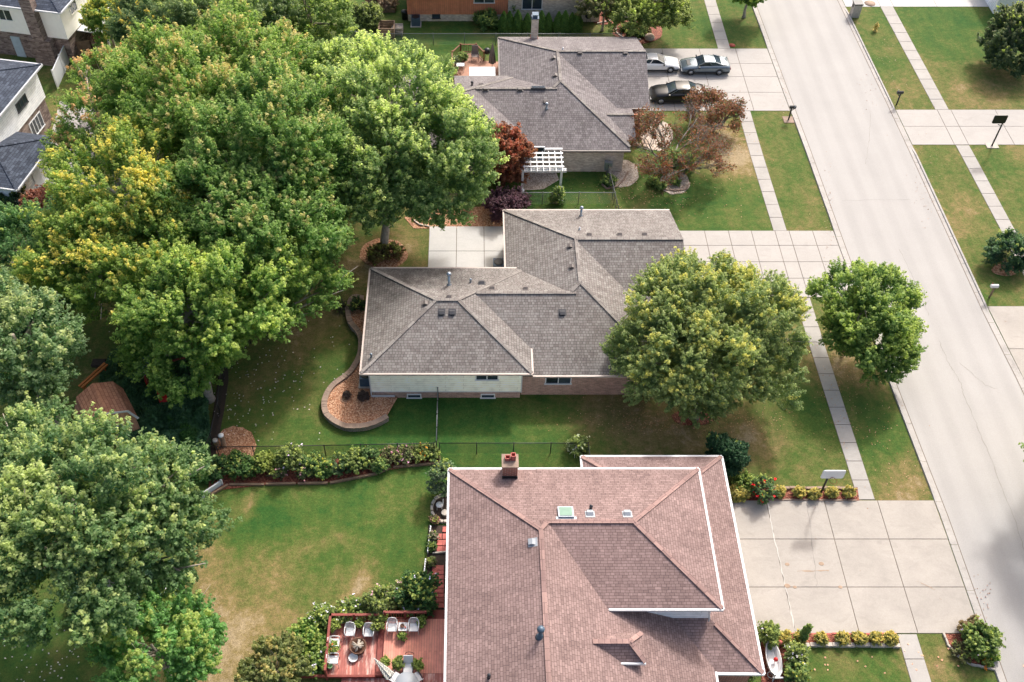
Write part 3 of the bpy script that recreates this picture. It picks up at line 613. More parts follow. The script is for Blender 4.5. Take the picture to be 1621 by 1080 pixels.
# hedge row by the black fence
WH=(.85,.85,.85); hed=[
 (345,748,20,1.3,((.03,.09,.03),(.07,.16,.05),G2),None,'blue green bush at the left end of the flower border'),
 (378,748,22,1.3,((.025,.08,.02),(.06,.14,.035),G2),None,'dark green bush beside the small mulch circle'),
 (405,746,18,1.2,((.03,.08,.02),(.07,.14,.03),G2),None,'dark leafy bush left of the lime green ball'),
 (424,742,17,1.5,((.08,.14,.02),(.20,.26,.04),YG),None,'lime green rounded bush in the flower border'),
 (463,738,21,2.2,((.05,.10,.03),(.12,.18,.06),YG),(.9,.8,.85),'tall open bush dotted with white blooms in the flower border'),
 (440,750,14,.8,((.08,.09,.04),(.15,.13,.07),G2),(.75,.45,.4),'low plants with dusty pink blooms, left patch'),
 (484,751,15,.8,((.07,.09,.04),(.14,.13,.07),G2),(.75,.45,.4),'low plants with dusty pink blooms, right patch'),
 (496,744,18,1.3,((.04,.10,.03),(.09,.16,.05),G2),None,'feathery green bush right of the white blooms'),
 (516,748,15,1.0,((.04,.13,.03),(.09,.22,.05),YG),(.8,.7,.1),'bright green plants with small yellow flowers'),
 (541,744,18,1.2,((.04,.09,.035),(.09,.14,.06),G2),None,'grey green bush in the middle of the border'),
 (563,738,20,1.4,((.05,.11,.03),(.11,.17,.05),YG),None,'tallish mid green bush right of the border middle'),
 (585,733,18,1.3,((.04,.09,.03),(.09,.16,.05),G2),None,'feathery upright bush before the dried stems'),
 (603,742,12,.9,((.05,.14,.04),(.1,.22,.06),YG),None,'small bright green plant spilling over the timber'),
 (620,728,16,.9,((.12,.10,.05),(.2,.16,.08),G2),(.6,.3,.3),'brown dried flower stems in the border'),
 (643,725,16,.9,((.10,.10,.05),(.19,.17,.08),G2),(.7,.4,.5),'faded plants with pink heads near the right end'),
 (664,724,13,.8,((.06,.11,.03),(.13,.18,.05),YG),(.9,.4,.03),'green plant with orange flowers near the right end'),
 (683,722,13,.8,((.05,.11,.03),(.11,.17,.05),YG),None,'soft green plant at the right end of the border')]
for (x,y,r,h,pal,fl,lb) in hed:
    shrub('border_shrub',lb,'shrub',x,y,r*.86,h*.82,pal=pal,leaf=.14,rc=.22,flower=fl,nf=26 if fl else 0,fsize=.13,group='plants of the flower border along the black fence')
# deck plants
for (x,y,r,h,pal,fl,lb) in [
 (512,990,16,1.6,((.05,.12,.03),(.12,.22,.05),YG),WH,'flowering bush with white blooms at the upper left corner of the deck'),
 (560,976,17,1.2,((.06,.13,.03),(.14,.22,.06),YG),WH,'loose bush with white blooms behind the pair of grey chairs'),
 (540,984,13,1.0,((.06,.13,.03),(.14,.22,.06),YG),WH,'smaller white blooming bush behind the left railing'),
 (603,968,22,1.6,((.05,.10,.03),(.13,.18,.06),YG),(.9,.62,.62),'bush with pale pink blooms along the top of the deck'),
 (632,956,16,1.3,((.06,.11,.03),(.14,.19,.06),YG),(.9,.62,.62),'smaller pink blooming bush right of the bigger one'),
 (663,958,28,2.4,((.02,.07,.02),(.05,.13,.035),G2),(.8,.8,.9),'large dark green bush with pale lilac blooms by the red tile path'),
 (490,1022,24,1.5,((.04,.13,.02),(.10,.25,.04),YG),None,'bright green bushy plant left of the lower deck'),
 (500,1052,20,1.4,((.04,.11,.02),(.09,.2,.035),YG),WH,'green plant left of the lower deck at the bottom'),
 (470,1048,18,1.2,((.06,.11,.02),(.14,.2,.04),YG),None,'mixed green bush beside the olive shrub')]:
    shrub('deck_bush',lb,'bush',x,y,r,h,pal=pal,leaf=.15,rc=.24,flower=fl,nf=34 if fl else 0,fsize=.13)
shrub('olive_bush','silvery green bush under the corner of the red roof','bush',704,778,20,2.4,pal=((.06,.10,.05),(.14,.19,.11),G2),leaf=.15,rc=.24,up=1.0)
for i,(x,y,c) in enumerate([(688,826,(.5,.2,.18)),(686,852,(.5,.35,.3)),(684,868,(.1,.16,.04)),(683,893,(.3,.25,.12))]):
    shrub('bedding_plant','%s small plant along the white picket edging'%['pink leaved topmost','dark green','olive leaved','lowest straggly'][i],'plant',x,y,6,.4,pal=((.05,.09,.03),tuple(c),G2),leaf=.1,rc=.12,stems=False)
shrub('hydrangea','pale hydrangea on a white stand at the east end of the black fence','plant',914,716,13,1.1,pal=((.06,.12,.04),(.16,.24,.07),YG),leaf=.15,rc=.2,flower=(.75,.85,.5),nf=22,fsize=.2)
# street-side / top gardens
for i,(x,y) in enumerate([(797,50),(806,49),(819,50),(834,51),(856,50),(867,49),(883,50),(893,51),(904,50),(913,50)]):
    h=1.9+.25*((i*37)%4)/3; b=P(x,y); 
    if i==0:
        C,N,K,BC,lf=[None]*5
        rg=np.random.default_rng(5); n=5200; z=rg.uniform(0,1,n)**.8; th=rg.uniform(0,6.283,n); rr=.52*np.clip((1-z)*1.5,0,.95)**.7*(1+.12*np.sin(th*5+z*9))*rg.uniform(.75,1.05,n)
        Cc=np.stack([rr*np.cos(th),rr*np.sin(th),z*2.1+.05],1); Nn=unit(np.stack([np.cos(th),np.sin(th),np.full(n,.5)],1)+rg.normal(0,.4,(n,3))); k=rg.uniform(0,1,(n,1))
        rng=rg; arb=thing('arborvitae','first slim cone shaped arborvitae from the left behind the grey roof','shrub',b,0,'arborvitae row behind the grey chain link fence')
        mkobj('foliage',leafmesh('foliage',Cc,Nn,.15,np.array((.03,.10,.015))*(1-k)+np.array((.10,.2,.03))*k),arb,(0,0,0))
        mb=MB(); mb.tube([(0,0,0),(0,0,1.5)],[.04,.015],6); mb.build('trunk',M['bark'],arb,local=True)
    else: dup(arb,b,i*1.3,'%s slim cone shaped arborvitae from the left behind the grey roof'%['','second','third','fourth','fifth','sixth','seventh','eighth','ninth','tenth'][i],scale=.9+.2*((i*7)%5)/5)
for (x,y,r,h,lb) in [(770,42,17,1.3,'grey green bush below the far brick wall'),(812,28,11,2.2,'dark upright bush left of the far window'),(872,24,11,2.4,'dark upright bush right of the far window'),
   (965,22,8,.6,'small bright plants in the upper red mulch bed'),(1062,42,7,.5,'pale edged plant, leftmost at the tree foot') if False else (998,56,6,.45,'small plant left of the feathery tree foot'),
   (1012,58,6,.45,'small plant right of the feathery tree foot'),(1022,54,6,.5,'rusty small plant at the right of the mulch bed'),(988,48,6,.45,'small pale plant at the upper left of the mulch bed'),
   (600,410,14,.9,'rusty green bush at the foot of the patio maple'),(622,405,13,.8,'olive bush right of the patio maple trunk'),
   (1032,291,6,.5,'bright green ball at the left of the round stone bed'),(1046,299,6,.5,'bright green ball at the front of the round stone bed'),(1068,291,6,.5,'bright green ball at the right of the round stone bed'),
   (1060,268,12,1.6,'upright fresh green bush in the round stone bed'),(1082,275,13,2.0,'tall dark green bush at the right of the round stone bed'),
   (965,291,9,.6,'grassy tuft in the pale stone bed by the meter'),(1012,200,11,1.2,'green bush at the front entry of the grey house'),
   (882,322,10,1.5,'slender bush with white blooms by the chain link fence'),(800,322,10,.9,'lime green sprig among the purple shrubs')]:
    shrub('garden_shrub',lb,'shrub',x,y,r,h,pal=((.12,.07,.03),(.2,.15,.06),G2) if 'rusty' in lb or 'olive' in lb else ((.035,.10,.03),(.09,.2,.05),YG),leaf=.14,rc=.2,flower=WH if 'white blooms' in lb else None,nf=14 if 'white blooms' in lb else 0)
shrub('smoke_bush','wide dark purple shrub behind the taupe roof','shrub',795,340,24,2.0,pal=((.045,.025,.03),(.10,.055,.06),(.14,.08,.08)),tipc=(.12,.06,.07),leaf=.16,rc=.26)
shrub('smoke_bush','smaller dark purple shrub right of the wide one','shrub',822,328,13,1.5,pal=((.045,.025,.03),(.10,.055,.06),(.14,.08,.08)),tipc=(.12,.06,.07),leaf=.16,rc=.26)
shrub('garden_shrub','rust red shrub on the patio corner of the slate roofed addition','shrub',72,336,25,1.8,pal=((.14,.05,.03),(.30,.13,.07),(.4,.2,.1)),tipc=(.4,.18,.09),leaf=.18,rc=.28)
shrub('garden_shrub','dark bush under the windows of the slate roofed addition','shrub',30,335,22,2.0,pal=((.02,.05,.02),(.045,.09,.035),G1),leaf=.18,rc=.28)
shrub('garden_shrub','rounded bush by the wooden compost bin','shrub',585,45,22,2.2,pal=((.04,.08,.025),(.09,.14,.04),YG),leaf=.18,rc=.28)
shrub('flower_bush','white and green flowering bush by the tub planter','bush',1257,1044,16,1.2,pal=((.05,.10,.03),(.14,.2,.07),YG),flower=WH,nf=40,leaf=.13,rc=.2)
shrub('flower_bush','green and yellow plants at the bottom right of the tub planter','bush',1257,1074,16,1.1,pal=((.04,.11,.03),(.10,.2,.05),YG),flower=(.85,.75,.1),nf=14,leaf=.14,rc=.2)
shrub('flower_bush','bushy plants at the roof corner above the tub planter','bush',1215,1012,15,1.2,pal=((.06,.12,.03),(.15,.22,.06),YG),flower=WH,nf=16,leaf=.13,rc=.2)
# undergrowth: uncountable ground cover
def cover(label,pxs,h,n,pal,leaf=.3,seed=3,name='ground_cover'):
    rg=np.random.default_rng(seed); poly=[P(*q) for q in pxs]
    xs=[p.x for p in poly]; ys=[p.y for p in poly]; pts=[]
    while len(pts)<n:
        x=rg.uniform(min(xs),max(xs)); y=rg.uniform(min(ys),max(ys)); c=False
        for i in range(len(poly)):
            a,b=poly[i],poly[i-1]
            if (a.y>y)!=(b.y>y) and x<(b.x-a.x)*(y-a.y)/(b.y-a.y)+a.x: c=not c
        if c: pts.append((x,y))
    p=np.array(pts); hz=h*(.45+.55*np.abs(np.sin(p[:,0]*1.7+seed)*np.cos(p[:,1]*1.4)+.3*np.sin(p[:,0]*4.1)*np.sin(p[:,1]*3.7)))*rg.uniform(.6,1.05,n)
    C=np.stack([p[:,0],p[:,1],hz],1); N=unit(rg.normal(0,.5,(n,3))+np.array([0,0,.8])); k=np.clip(.5+.35*np.sin(p[:,0]*2.3)*np.cos(p[:,1]*1.9)+rg.normal(0,.25,n),0,1)[:,None]
    global rng; rng=rg
    o=mkobj(name,leafmesh(name,C,N,leaf,np.array(pal[0])*(1-k)+np.array(pal[1])*k),None,(0,0,0)); return tag(o,label,'undergrowth',kind='stuff')
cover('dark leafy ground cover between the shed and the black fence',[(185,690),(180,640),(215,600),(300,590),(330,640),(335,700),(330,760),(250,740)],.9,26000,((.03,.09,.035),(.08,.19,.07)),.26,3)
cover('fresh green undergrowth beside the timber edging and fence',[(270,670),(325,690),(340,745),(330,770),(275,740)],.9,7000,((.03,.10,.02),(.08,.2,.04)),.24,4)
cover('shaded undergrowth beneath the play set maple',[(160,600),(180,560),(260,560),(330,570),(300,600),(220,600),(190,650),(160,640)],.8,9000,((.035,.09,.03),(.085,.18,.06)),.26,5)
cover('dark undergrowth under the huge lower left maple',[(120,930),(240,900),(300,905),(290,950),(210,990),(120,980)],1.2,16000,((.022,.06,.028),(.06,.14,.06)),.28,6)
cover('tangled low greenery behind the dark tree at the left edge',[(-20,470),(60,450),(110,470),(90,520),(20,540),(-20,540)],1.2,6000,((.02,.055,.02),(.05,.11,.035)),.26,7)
def flakes(name,label,regions,size,cols,seed,n=None):
    rg=np.random.default_rng(seed); C=[];K=[]
    for (px,py,rx,ry,m) in regions:
        for i in range(m):
            q=P(px+rg.normal()*rx,py+rg.normal()*ry); C.append((q.x,q.y,.05)); K.append(cols[rg.integers(len(cols))])
    global rng; rng=rg; C=np.array(C); N=unit(rg.normal(0,.25,(len(C),3))+np.array([0,0,1]))
    o=mkobj(name,leafmesh(name,C,N,size,np.array(K),aspect=.8,curl=.05),None,(0,0,0)); return tag(o,label,'fallen leaves',kind='stuff')
TAN=[(.34,.20,.10),(.40,.28,.15),(.26,.14,.06)]
flakes('fallen_leaves','tan leaves scattered on the lawn round the broad tree and verge',[(1060,665,75,12,420),(1160,650,60,30,160),(1345,640,28,40,110),(1390,700,30,45,60),(1330,570,15,30,60),(1440,760,20,20,25)],.085,TAN,31)
flakes('fallen_leaves','leaves scattered on the lawn and stone bed of the grey house',[(1010,310,50,18,200),(1090,300,60,25,120),(1150,225,25,12,120)],.1,TAN,32)
flakes('pale_debris','pale flecks scattered over the shaded back lawn',[(420,610,55,50,90),(390,640,30,40,50),(470,540,50,50,40),(70,1040,50,25,80),(150,520,40,25,12)],.11,[(.7,.68,.6),(.5,.48,.4)],33)
flakes('fallen_leaves','orange leaves dotted over the front lawn at the bottom',[(1440,1045,70,20,14),(1330,1050,50,15,10)],.14,[(.75,.45,.25)],34)
flakes('kerb_debris','brown debris lying in the street gutters',[(1312,330,4,40,60),(1240,130,5,30,30),(1395,130,20,45,80),(1470,290,15,40,60),(1555,960,8,30,30)],.09,[(.22,.14,.09),(.3,.22,.16)],35)
print('plants done')
# ------------------------------------------------------------------ houses
def clip(poly,a,b,c):           # keep a*x+b*y+c<=0
    out=[]
    for i in range(len(poly)):
        p,q=poly[i-1],poly[i]; fp=a*p[0]+b*p[1]+c; fq=a*q[0]+b*q[1]+c
        if (fp<=1e-9)!=(fq<=1e-9): t=fp/(fp-fq); out.append((p[0]+(q[0]-p[0])*t,p[1]+(q[1]-p[1])*t))
        if fq<=1e-9: out.append(q)
    return out
class Sec:
    def __init__(s,x0,x1,y0,y1,W=None,E=None,S=None,N=None):
        s.r=(x0,x1,y0,y1); s.pl={}
        if W: s.pl['W']=(W[1],0,W[0]-W[1]*x0)
        if E: s.pl['E']=(-E[1],0,E[0]+E[1]*x1)
        if S: s.pl['S']=(0,S[1],S[0]-S[1]*y0)
        if N: s.pl['N']=(0,-N[1],N[0]+N[1]*y1)
    def z(s,x,y):
        x0,x1,y0,y1=s.r
        if not(x0<=x<=x1 and y0<=y<=y1): return -1
        return min(a*x+b*y+c for a,b,c in s.pl.values())
    def polys(s):
        x0,x1,y0,y1=s.r; out=[]
        for k,(a,b,c) in s.pl.items():
            po=[(x0,y0),(x1,y0),(x1,y1),(x0,y1)]
            for k2,(d,e,f) in s.pl.items():
                if k2!=k and po: po=clip(po,a-d,b-e,c-f)
            if len(po)>2: out.append((k,[(x,y,a*x+b*y+c) for x,y in po]))
        return out
    def caps(s):
        x0,x1,y0,y1=s.r; es=set(); out=[]
        for k,po in s.polys():
            for i in range(len(po)):
                p,q=po[i-1],po[i]
                onb=any(abs(p[j]-v)<1e-5 and abs(q[j]-v)<1e-5 for j,v in ((0,x0),(0,x1),(1,y0),(1,y1)))
                key=tuple(sorted([(round(p[0],3),round(p[1],3)),(round(q[0],3),round(q[1],3))]))
                if onb or key in es or (Vector(p)-Vector(q)).length<.2: continue
                es.add(key); out.append((p,q))
        return out
def roofz(secs,x,y): return max(s.z(x,y) for s in secs)
def on_roof(secs,px,py):
    lo,hi=0.0,9.0; zz=9.0
    while zz>0:
        p=P(px,py,zz)
        if roofz(secs,p.x,p.y)>=zz: return p
        zz-=.02
    return P(px,py,3)
def build_roof(parent,secs,mat,cap,local=False,capw=.24):
    mb=MB()
    for i,s in enumerate(secs):
        for k,po in s.polys(): mb.poly(po)
        # thickness: a lower sheet and edge faces
        x0,x1,y0,y1=s.r
        for k,po in s.polys():
            for a in range(len(po)):
                p,q=po[a-1],po[a]
                if any(abs(p[j]-v)<1e-5 and abs(q[j]-v)<1e-5 for j,v in ((0,x0),(0,x1),(1,y0),(1,y1))):
                    mb.poly([(p[0],p[1],p[2]-.14),(q[0],q[1],q[2]-.14),q,p])
            mb.poly([(p[0],p[1],p[2]-.14) for p in po][::-1])
    roof=mb.build('roof',mat,parent,local=local)
    mb=MB()
    for s in secs:
        for p,q in s.caps():
            p=Vector(p); q=Vector(q); n=24; run=None
            for i in range(n+1):
                m=p.lerp(q,min((i+.5)/n,1)); vis=i<n and all(o is s or o.z(m.x,m.y)<m.z+.0 for o in secs)
                if vis and run is None: run=i/n
                if not vis and run is not None:
                    mb=MB(); mb.bar(p.lerp(q,run)+Vector((0,0,.02)),p.lerp(q,i/n)+Vector((0,0,.02)),capw,.05); run=None; mb.build('ridge_cap',cap,roof,local=local)
    return roof
def gutter(parent,segs,mat,local=False,w=.13,name='gutter'):
    for a,b in segs:
        mb=MB(); a=Vector(a);b=Vector(b); mb.bar(a-Vector((0,0,.07)),b-Vector((0,0,.07)),w,.14)
        o=mb.build(name,mat,parent,local=local)
    return o
def window(parent,p,w,h,n=2,ang=0,frame='white',local=False,bars=True,org=None):
    """wall window, centre p, facing -y rotated by ang"""
    X=Matrix.Translation(p)@Matrix.Rotation(ang,4,'Z')
    mb=MB(); mb.xf=X; f=.07
    mb.box(-w/2-f,w/2+f,-.06,.03,h/2,h/2+f); mb.box(-w/2-f-.04,w/2+f+.04,-.10,.03,-h/2-f,-h/2)
    mb.box(-w/2-f,-w/2,-.06,.03,-h/2,h/2); mb.box(w/2,w/2+f,-.06,.03,-h/2,h/2)
    for i in range(1,n): mb.box(-w/2+w*i/n-.03,-w/2+w*i/n+.03,-.05,.02,-h/2,h/2)
    fr=mb.build('window',M[frame],parent,local=local)
    mb=MB(); mb.xf=X; mb.box(-w/2,w/2,-.02,.0,-h/2,h/2); mb.build('pane',M['glass'],fr,local=local)
def winpx(parent,x0,x1,y0,y1,Yw,n=2,hmin=None,frame='white'):
    a=OnY(x0,y0,Yw); b=OnY(x1,y1,Yw); z0=b.z; z1=a.z
    if hmin and z1-z0<hmin: z1=z0+hmin
    window(parent,Vector(((a.x+b.x)/2,Yw,(z0+z1)/2)),b.x-a.x,z1-z0,n,frame=frame)
def roofslope(secs,p):
    e=.1; zx=(roofz(secs,p.x+e,p.y)-roofz(secs,p.x-e,p.y))/(2*e); zy=(roofz(secs,p.x,p.y+e)-roofz(secs,p.x,p.y-e))/(2*e)
    n=Vector((-zx,-zy,1)).normalized(); x=Vector((1,0,0)); 
    if abs(zx)>abs(zy): y=Vector((math.copysign(1,zx),0,zx*math.copysign(1,zx))).normalized()
    else: y=Vector((0,math.copysign(1,zy) if abs(zy)>1e-4 else 1,abs(zy))).normalized()
    x=y.cross(n); m=Matrix((x,y,n)).transposed().to_4x4(); m.translation=p; return m
def vent(roof,secs,px,py,mat='vent_brown',s=.30,label=None):
    p=on_roof(secs,px,py); m=roofslope(secs,p); mb=MB(); mb.xf=m
    mb.box(-s*.75,s*.75,-s*.7,s*.8,-.01,.02)
    mb.add([(-s/2,-s/2,.02),(s/2,-s/2,.02),(s/2,s/2,.02),(-s/2,s/2,.02),(-s/2,-s*.55,.15),(s/2,-s*.55,.15),(s/2,s*.1,.17),(-s/2,s*.1,.17)],[(4,5,6,7),(0,1,5,4),(1,2,6,5),(2,3,7,6),(3,0,4,7)])
    mb.build('roof_vent',M[mat],roof)
def pipe(roof,secs,px,py,h,r=.06,mat='steel',cap=True):
    p=on_roof(secs,px,py); mb=MB(); mb.lathe([(r*2.4,-.05),(r*1.4,.08),(r,.12),(r,h)],p,12)
    if cap: mb.lathe([(r*1.9,h-.02),(r*1.9,h+.10),(r*.8,h+.18),(.005,h+.19)],p,12)
    mb.build('vent_pipe',M[mat],roof)
def split_house(name,label,dy,roofm,capm,brickm,upper):
    base=Vector((3,47+dy,0)); h=thing(name,label,'house',base)
    S_=[Sec(-7.22,3.85,41.78,51.4,(3.1,.377),(3.1,.377),(3.1,.377),(3.1,.377)),
        Sec(-1.1,7.0,42.13,51.4,None,None,(2.45,.372),(3.085,.375)),
        Sec(2.38,12.7,42.13,57.9,(2.8,.40),(2.55,.41),(2.44,.372),(2.8,.377)),
        Sec(7.3,14.85,47.3,57.9,None,None,(2.8,.377),(2.81,.377)),
        Sec(10.3,13.3,43.44,47.4,None,None,(2.5,.30),(2.75,.30))]
    for s in S_:
        x0,x1,y0,y1=s.r; s.r=(x0,x1,y0+dy,y1+dy); s.pl={k:(a,b,c-b*dy) for k,(a,b,c) in s.pl.items()}
    roof=build_roof(h,S_,roofm,capm)
    Yv=lambda y:y+dy
    up=MB(); up.box(-6.75,3.25,Yv(42.12),Yv(51.1),.72,3.0)
    up.build('upper_wall',M['siding'] if not upper else brickm,h)
    lo=MB(); lo.box(-6.68,3.18,Yv(42.19),Yv(51.0),-.05,.72)
    lo.box(3.255,12.3,Yv(42.45),Yv(47.7),-.05,2.5); lo.box(2.8,14.5,Yv(47.7),Yv(57.5),-.05,2.72); lo.box(3.255,7,Yv(47.7),Yv(51.05),2.72,3.0)
    lo.add([(14.5,Yv(47.5),2.6),(14.5,Yv(57.7),2.6),(14.5,Yv(52.6),4.7)],[(0,1,2)])
    lo.build('wall',brickm,h)
    gc=M['gutter_tan'] if not upper else M['vent_brown']
    gutter(h,[((-7.25,Yv(41.73),3.1),(3.9,Yv(41.73),3.1)),((-7.27,Yv(41.7),3.1),(-7.27,Yv(51.4),3.1)),((3.9,Yv(41.75),3.1),(3.9,Yv(43.95),3.1)),
      ((3.95,Yv(42.08),2.45),(12.75,Yv(42.08),2.45)),((-7.2,Yv(51.45),3.1),(4.0,Yv(51.45),3.1)),((2.33,Yv(51.45),2.8),(2.33,Yv(57.95),2.8)),((2.35,Yv(57.95),2.8),(14.85,Yv(57.95),2.8)),((13.3,Yv(47.25),2.8),(14.85,Yv(47.25),2.8))],gc)
    gd=MB()
    for k in range(2):
        y0=48.3+k*4.6; gd.box(14.5,14.56,Yv(y0),Yv(y0+4.0),0,2.2)
        for r in range(1,4): gd.box(14.55,14.58,Yv(y0),Yv(y0+4.0),.55*r-.02,.55*r+.02)
    gd.build('garage_door',M['white'],h)
    return h,roof,S_
h,roof,S=split_house('split_level_house','grey brown shingled split level house with cream siding, middle of the photo',0,M['roof_mid'],M['cap_mid'],M['brick_mid'],False)
winpx(h,754.3,787.6,588,600.5,42.12,2); winpx(h,645.7,665.5,624.5,629,42.19,1); winpx(h,762.6,782,624.5,629,42.19,1); winpx(h,865.4,902.4,592.5,606.5,42.45,2)
mb=MB(); mb.box(-6.75,-5.2,42.0,42.12,.25,.36); mb.box(-6.78,3.28,42.09,42.117,.70,.76); mb.box(3.2,3.28,42.05,42.12,.72,3.0); mb.box(-6.8,-6.72,42.05,42.12,.0,3.0); mb.build('wall_trim',M['gutter_white'],h)
for px,py in [(779,457),(832,457.7),(711,471),(674,481),(906,423),(903,390.6),(933,372.4),(981,372),(1020.6,372)]: vent(roof,S,px,py)
for px,py in [(762.6,448.7),(699,495),(715.8,495),(890,495.6)]: vent(roof,S,px,py,'dark',.34)
pipe(roof,S,711,451,1.0,.09); pipe(roof,S,919.5,342,.75,.08); pipe(roof,S,745,447,.18,.05); pipe(roof,S,588,565,.18,.05); pipe(roof,S,917.4,364,.25,.05,'white',False)
h2,roof2,S2=split_house('split_level_house','dark grey shingled house with tall brick chimney behind the middle house',23.4,M['roof_far'],M['cap_mid'],M['brick_pale'],True)
for px,py in [(917.8,83),(989.9,83.5),(876.8,92),(879.4,119.8),(761.7,135),(768.7,140.8),(823,141),(864,161)]: vent(roof2,S2,px,py,'vent_brown',.36)
pipe(roof2,S2,891,79,.25,.05,'white',False); pipe(roof2,S2,865,172,.4,.08); pipe(roof2,S2,747.4,135.5,.25,.06,'dark'); 
p=on_roof(S2,717,137); mb=MB(); mb.tube([p,p+Vector((0,0,1.3))],.14,10); mb.build('flue_pipe',M['pot'],roof2)
p=on_roof(S2,852,140); m=roofslope(S2,p); mb=MB(); mb.xf=m; mb.box(-.6,.6,-.28,.28,-.02,.12); sk=mb.build('skylight',M['dark'],roof2); mb=MB(); mb.xf=m; mb.box(-.52,.52,-.2,.2,.12,.14); mb.build('pane',M['glass'],sk)
p=OnY(846,62,80.7); mb=MB(); mb.box(p.x-.30,p.x+.30,80.7,81.3,0,5.0); ch=mb.build('chimney',M['brick_pale'],roof2)
mb=MB(); mb.box(p.x-.33,p.x+.33,80.67,81.33,5.0,5.08); mb.box(p.x-.2,p.x+.2,80.8,81.2,5.08,5.35); mb.box(p.x-.28,p.x+.28,80.72,81.28,5.35,5.4); mb.build('chimney_cap',M['blueac'],ch)
mb=MB(); mb.box(p.x-.34,p.x+.34,80.66,81.34,2.9,3.05); mb.build('flashing',M['signred'],ch)
winpx(h2,835,860,240,252,65.45,2,1.2); winpx(h2,838,872,252,262,65.45,3) if False else None
mb=MB(); q=OnY(1000,180,70.6); mb.box(12.6,14.3,70.2,70.35,0,2.5) ; mb.build('entry_wall',M['siding_orange'],h2)
q=OnY(963,270,65.5); mb=MB(); mb.box(q.x-.4,q.x-.1,65.1,65.45,.7,1.5); mb.cbox((q.x+.05,65.3,1.25),(.34,.3,.34)); mb.tube([(q.x-.05,65.3,0),(q.x-.05,65.3,1.2)],.05,8); mb.build('utility_meter',M['steel'],h2)
for hh,ox in ((h2,-3.0),): pass
# ---- reddish roofed two storey house (bottom)
base=Vector((6,26,0)); hn=thing('two_storey_house','reddish brown shingled two storey house with brick chimney and dormer, bottom of the photo','house',base)
SN=[Sec(-1.3,12.6,4.0,32.62,(5.6,.327),(2.88,.48),(5.6,.33),(5.6,.33)),
    Sec(3.6,12.84,24.09,32.65,None,(5.6,.33),(5.6,.33),(5.6,.33)),
    Sec(6.65,15.12,21.85,35.45,(2.8,.4),(2.8,.4),(2.8,.4),(2.8,.4))]
SN.append(Sec(5.8,8.6,21.3,22.85,None,(5.38,.86),(5.38,.86),(5.38,.86)))
roofn=build_roof(hn,SN,M['roof_near'],M['cap_near'],capw=.24)
mb=MB(); mb.box(-.95,12.5,24.42,32.3,-.05,5.5); mb.box(-.95,12.2,4.5,24.4,-.05,2.8); mb.box(-.95,3.6,4.5,24.4,2.8,5.5); mb.build('upper_wall',M['siding_white'],hn)
mb=MB(); mb.box(12.52,14.75,22.2,35.1,-.05,2.7); mb.box(7.0,12.5,32.32,35.1,-.05,2.7); mb.build('wall',M['brick_red'],hn)
mb=MB()
for k in range(2): mb.box(14.75,14.82,25.9+k*4,29.4+k*4,0,2.2)
mb.build('garage_door',M['white'],hn)
mb=MB(); mb.box(7.0,8.42,21.45,22.7,4.5,5.3); mb.build('dormer_wall',M['siding_white'],hn)
gw=M['gutter_white']
gutter(hn,[((-1.35,4,5.6),(-1.35,32.7,5.6)),((-1.35,32.7,5.6),(12.9,32.7,5.6)),((12.89,24.04,5.6),(12.89,32.7,5.6)),((7.0,24.04,5.6),(12.89,24.04,5.6)),
  ((6.6,35.5,2.8),(15.18,35.5,2.8)),((15.18,21.8,2.8),(15.18,35.5,2.8)),((12.66,21.8,2.86),(15.18,21.8,2.8)),((12.66,4,2.88),(12.66,21.9,2.86)),((6.6,32.7,2.8),(6.6,35.5,2.8)),
  ((7.3,21.26,5.38),(8.63,21.26,5.38))],gw,w=.135)
mb=MB(); a=Vector((12.3,24.3,5.5)); mb.tube([a,a+Vector((.0,.0,-.5)),(12.45,24.25,4.2),(12.45,24.2,3.9)],.05,6); mb.build('downspout',gw,hn)
# chimney
cb=OnY(807,756,31.75); 
mb=MB(); c0=P(807,756,5.9); mb.box(c0.x-.42,c0.x+.42,c0.y-.0,c0.y+.8,5.2,6.9); chn=mb.build('chimney',M['brick_red'],roofn)
mb=MB(); mb.box(c0.x-.47,c0.x+.47,c0.y-.05,c0.y+.85,6.9,6.98); mb.build('chimney_crown',M['coping'],chn)
for k,(ox,oy,hh) in enumerate([(-.14,.5,.22),(.17,.52,.42)]):
    mb=MB(); 
    for dx,dy,sx,sy in ((-.12,0,.04,.28),(.12,0,.04,.28),(0,-.12,.24,.04),(0,.12,.24,.04)): mb.cbox((c0.x+ox+dx,c0.y+oy+dy,6.98+hh/2),(sx,sy,hh))
    mb.build('flue',M['terracotta'],chn)
mb=MB(); mb.box(c0.x-.44,c0.x+.44,c0.y-.05,c0.y-.003,5.6,6.05); mb.build('flashing',M['black'],chn)
for px,py in [(843,859),(934,814),(993,814)]: vent(roofn,SN,px,py,'vent_grey',.34)
pipe(roofn,SN,855,1008,.75,.10,'blueac'); pipe(roofn,SN,935,806,.22,.05,'dark'); pipe(roofn,SN,774,1073,.22,.05,'dark')
p=on_roof(SN,895.5,813); m=roofslope(SN,p); mb=MB(); mb.xf=m; mb.box(-.42,.42,-.42,.42,-.02,.14); mb.box(-.55,.55,.30,.52,-.02,.04); sk=mb.build('skylight',M['steel'],roofn); mb=MB(); mb.xf=m; mb.box(-.34,.34,-.34,.34,.14,.16); mb.build('pane',M['skyglass'],sk)
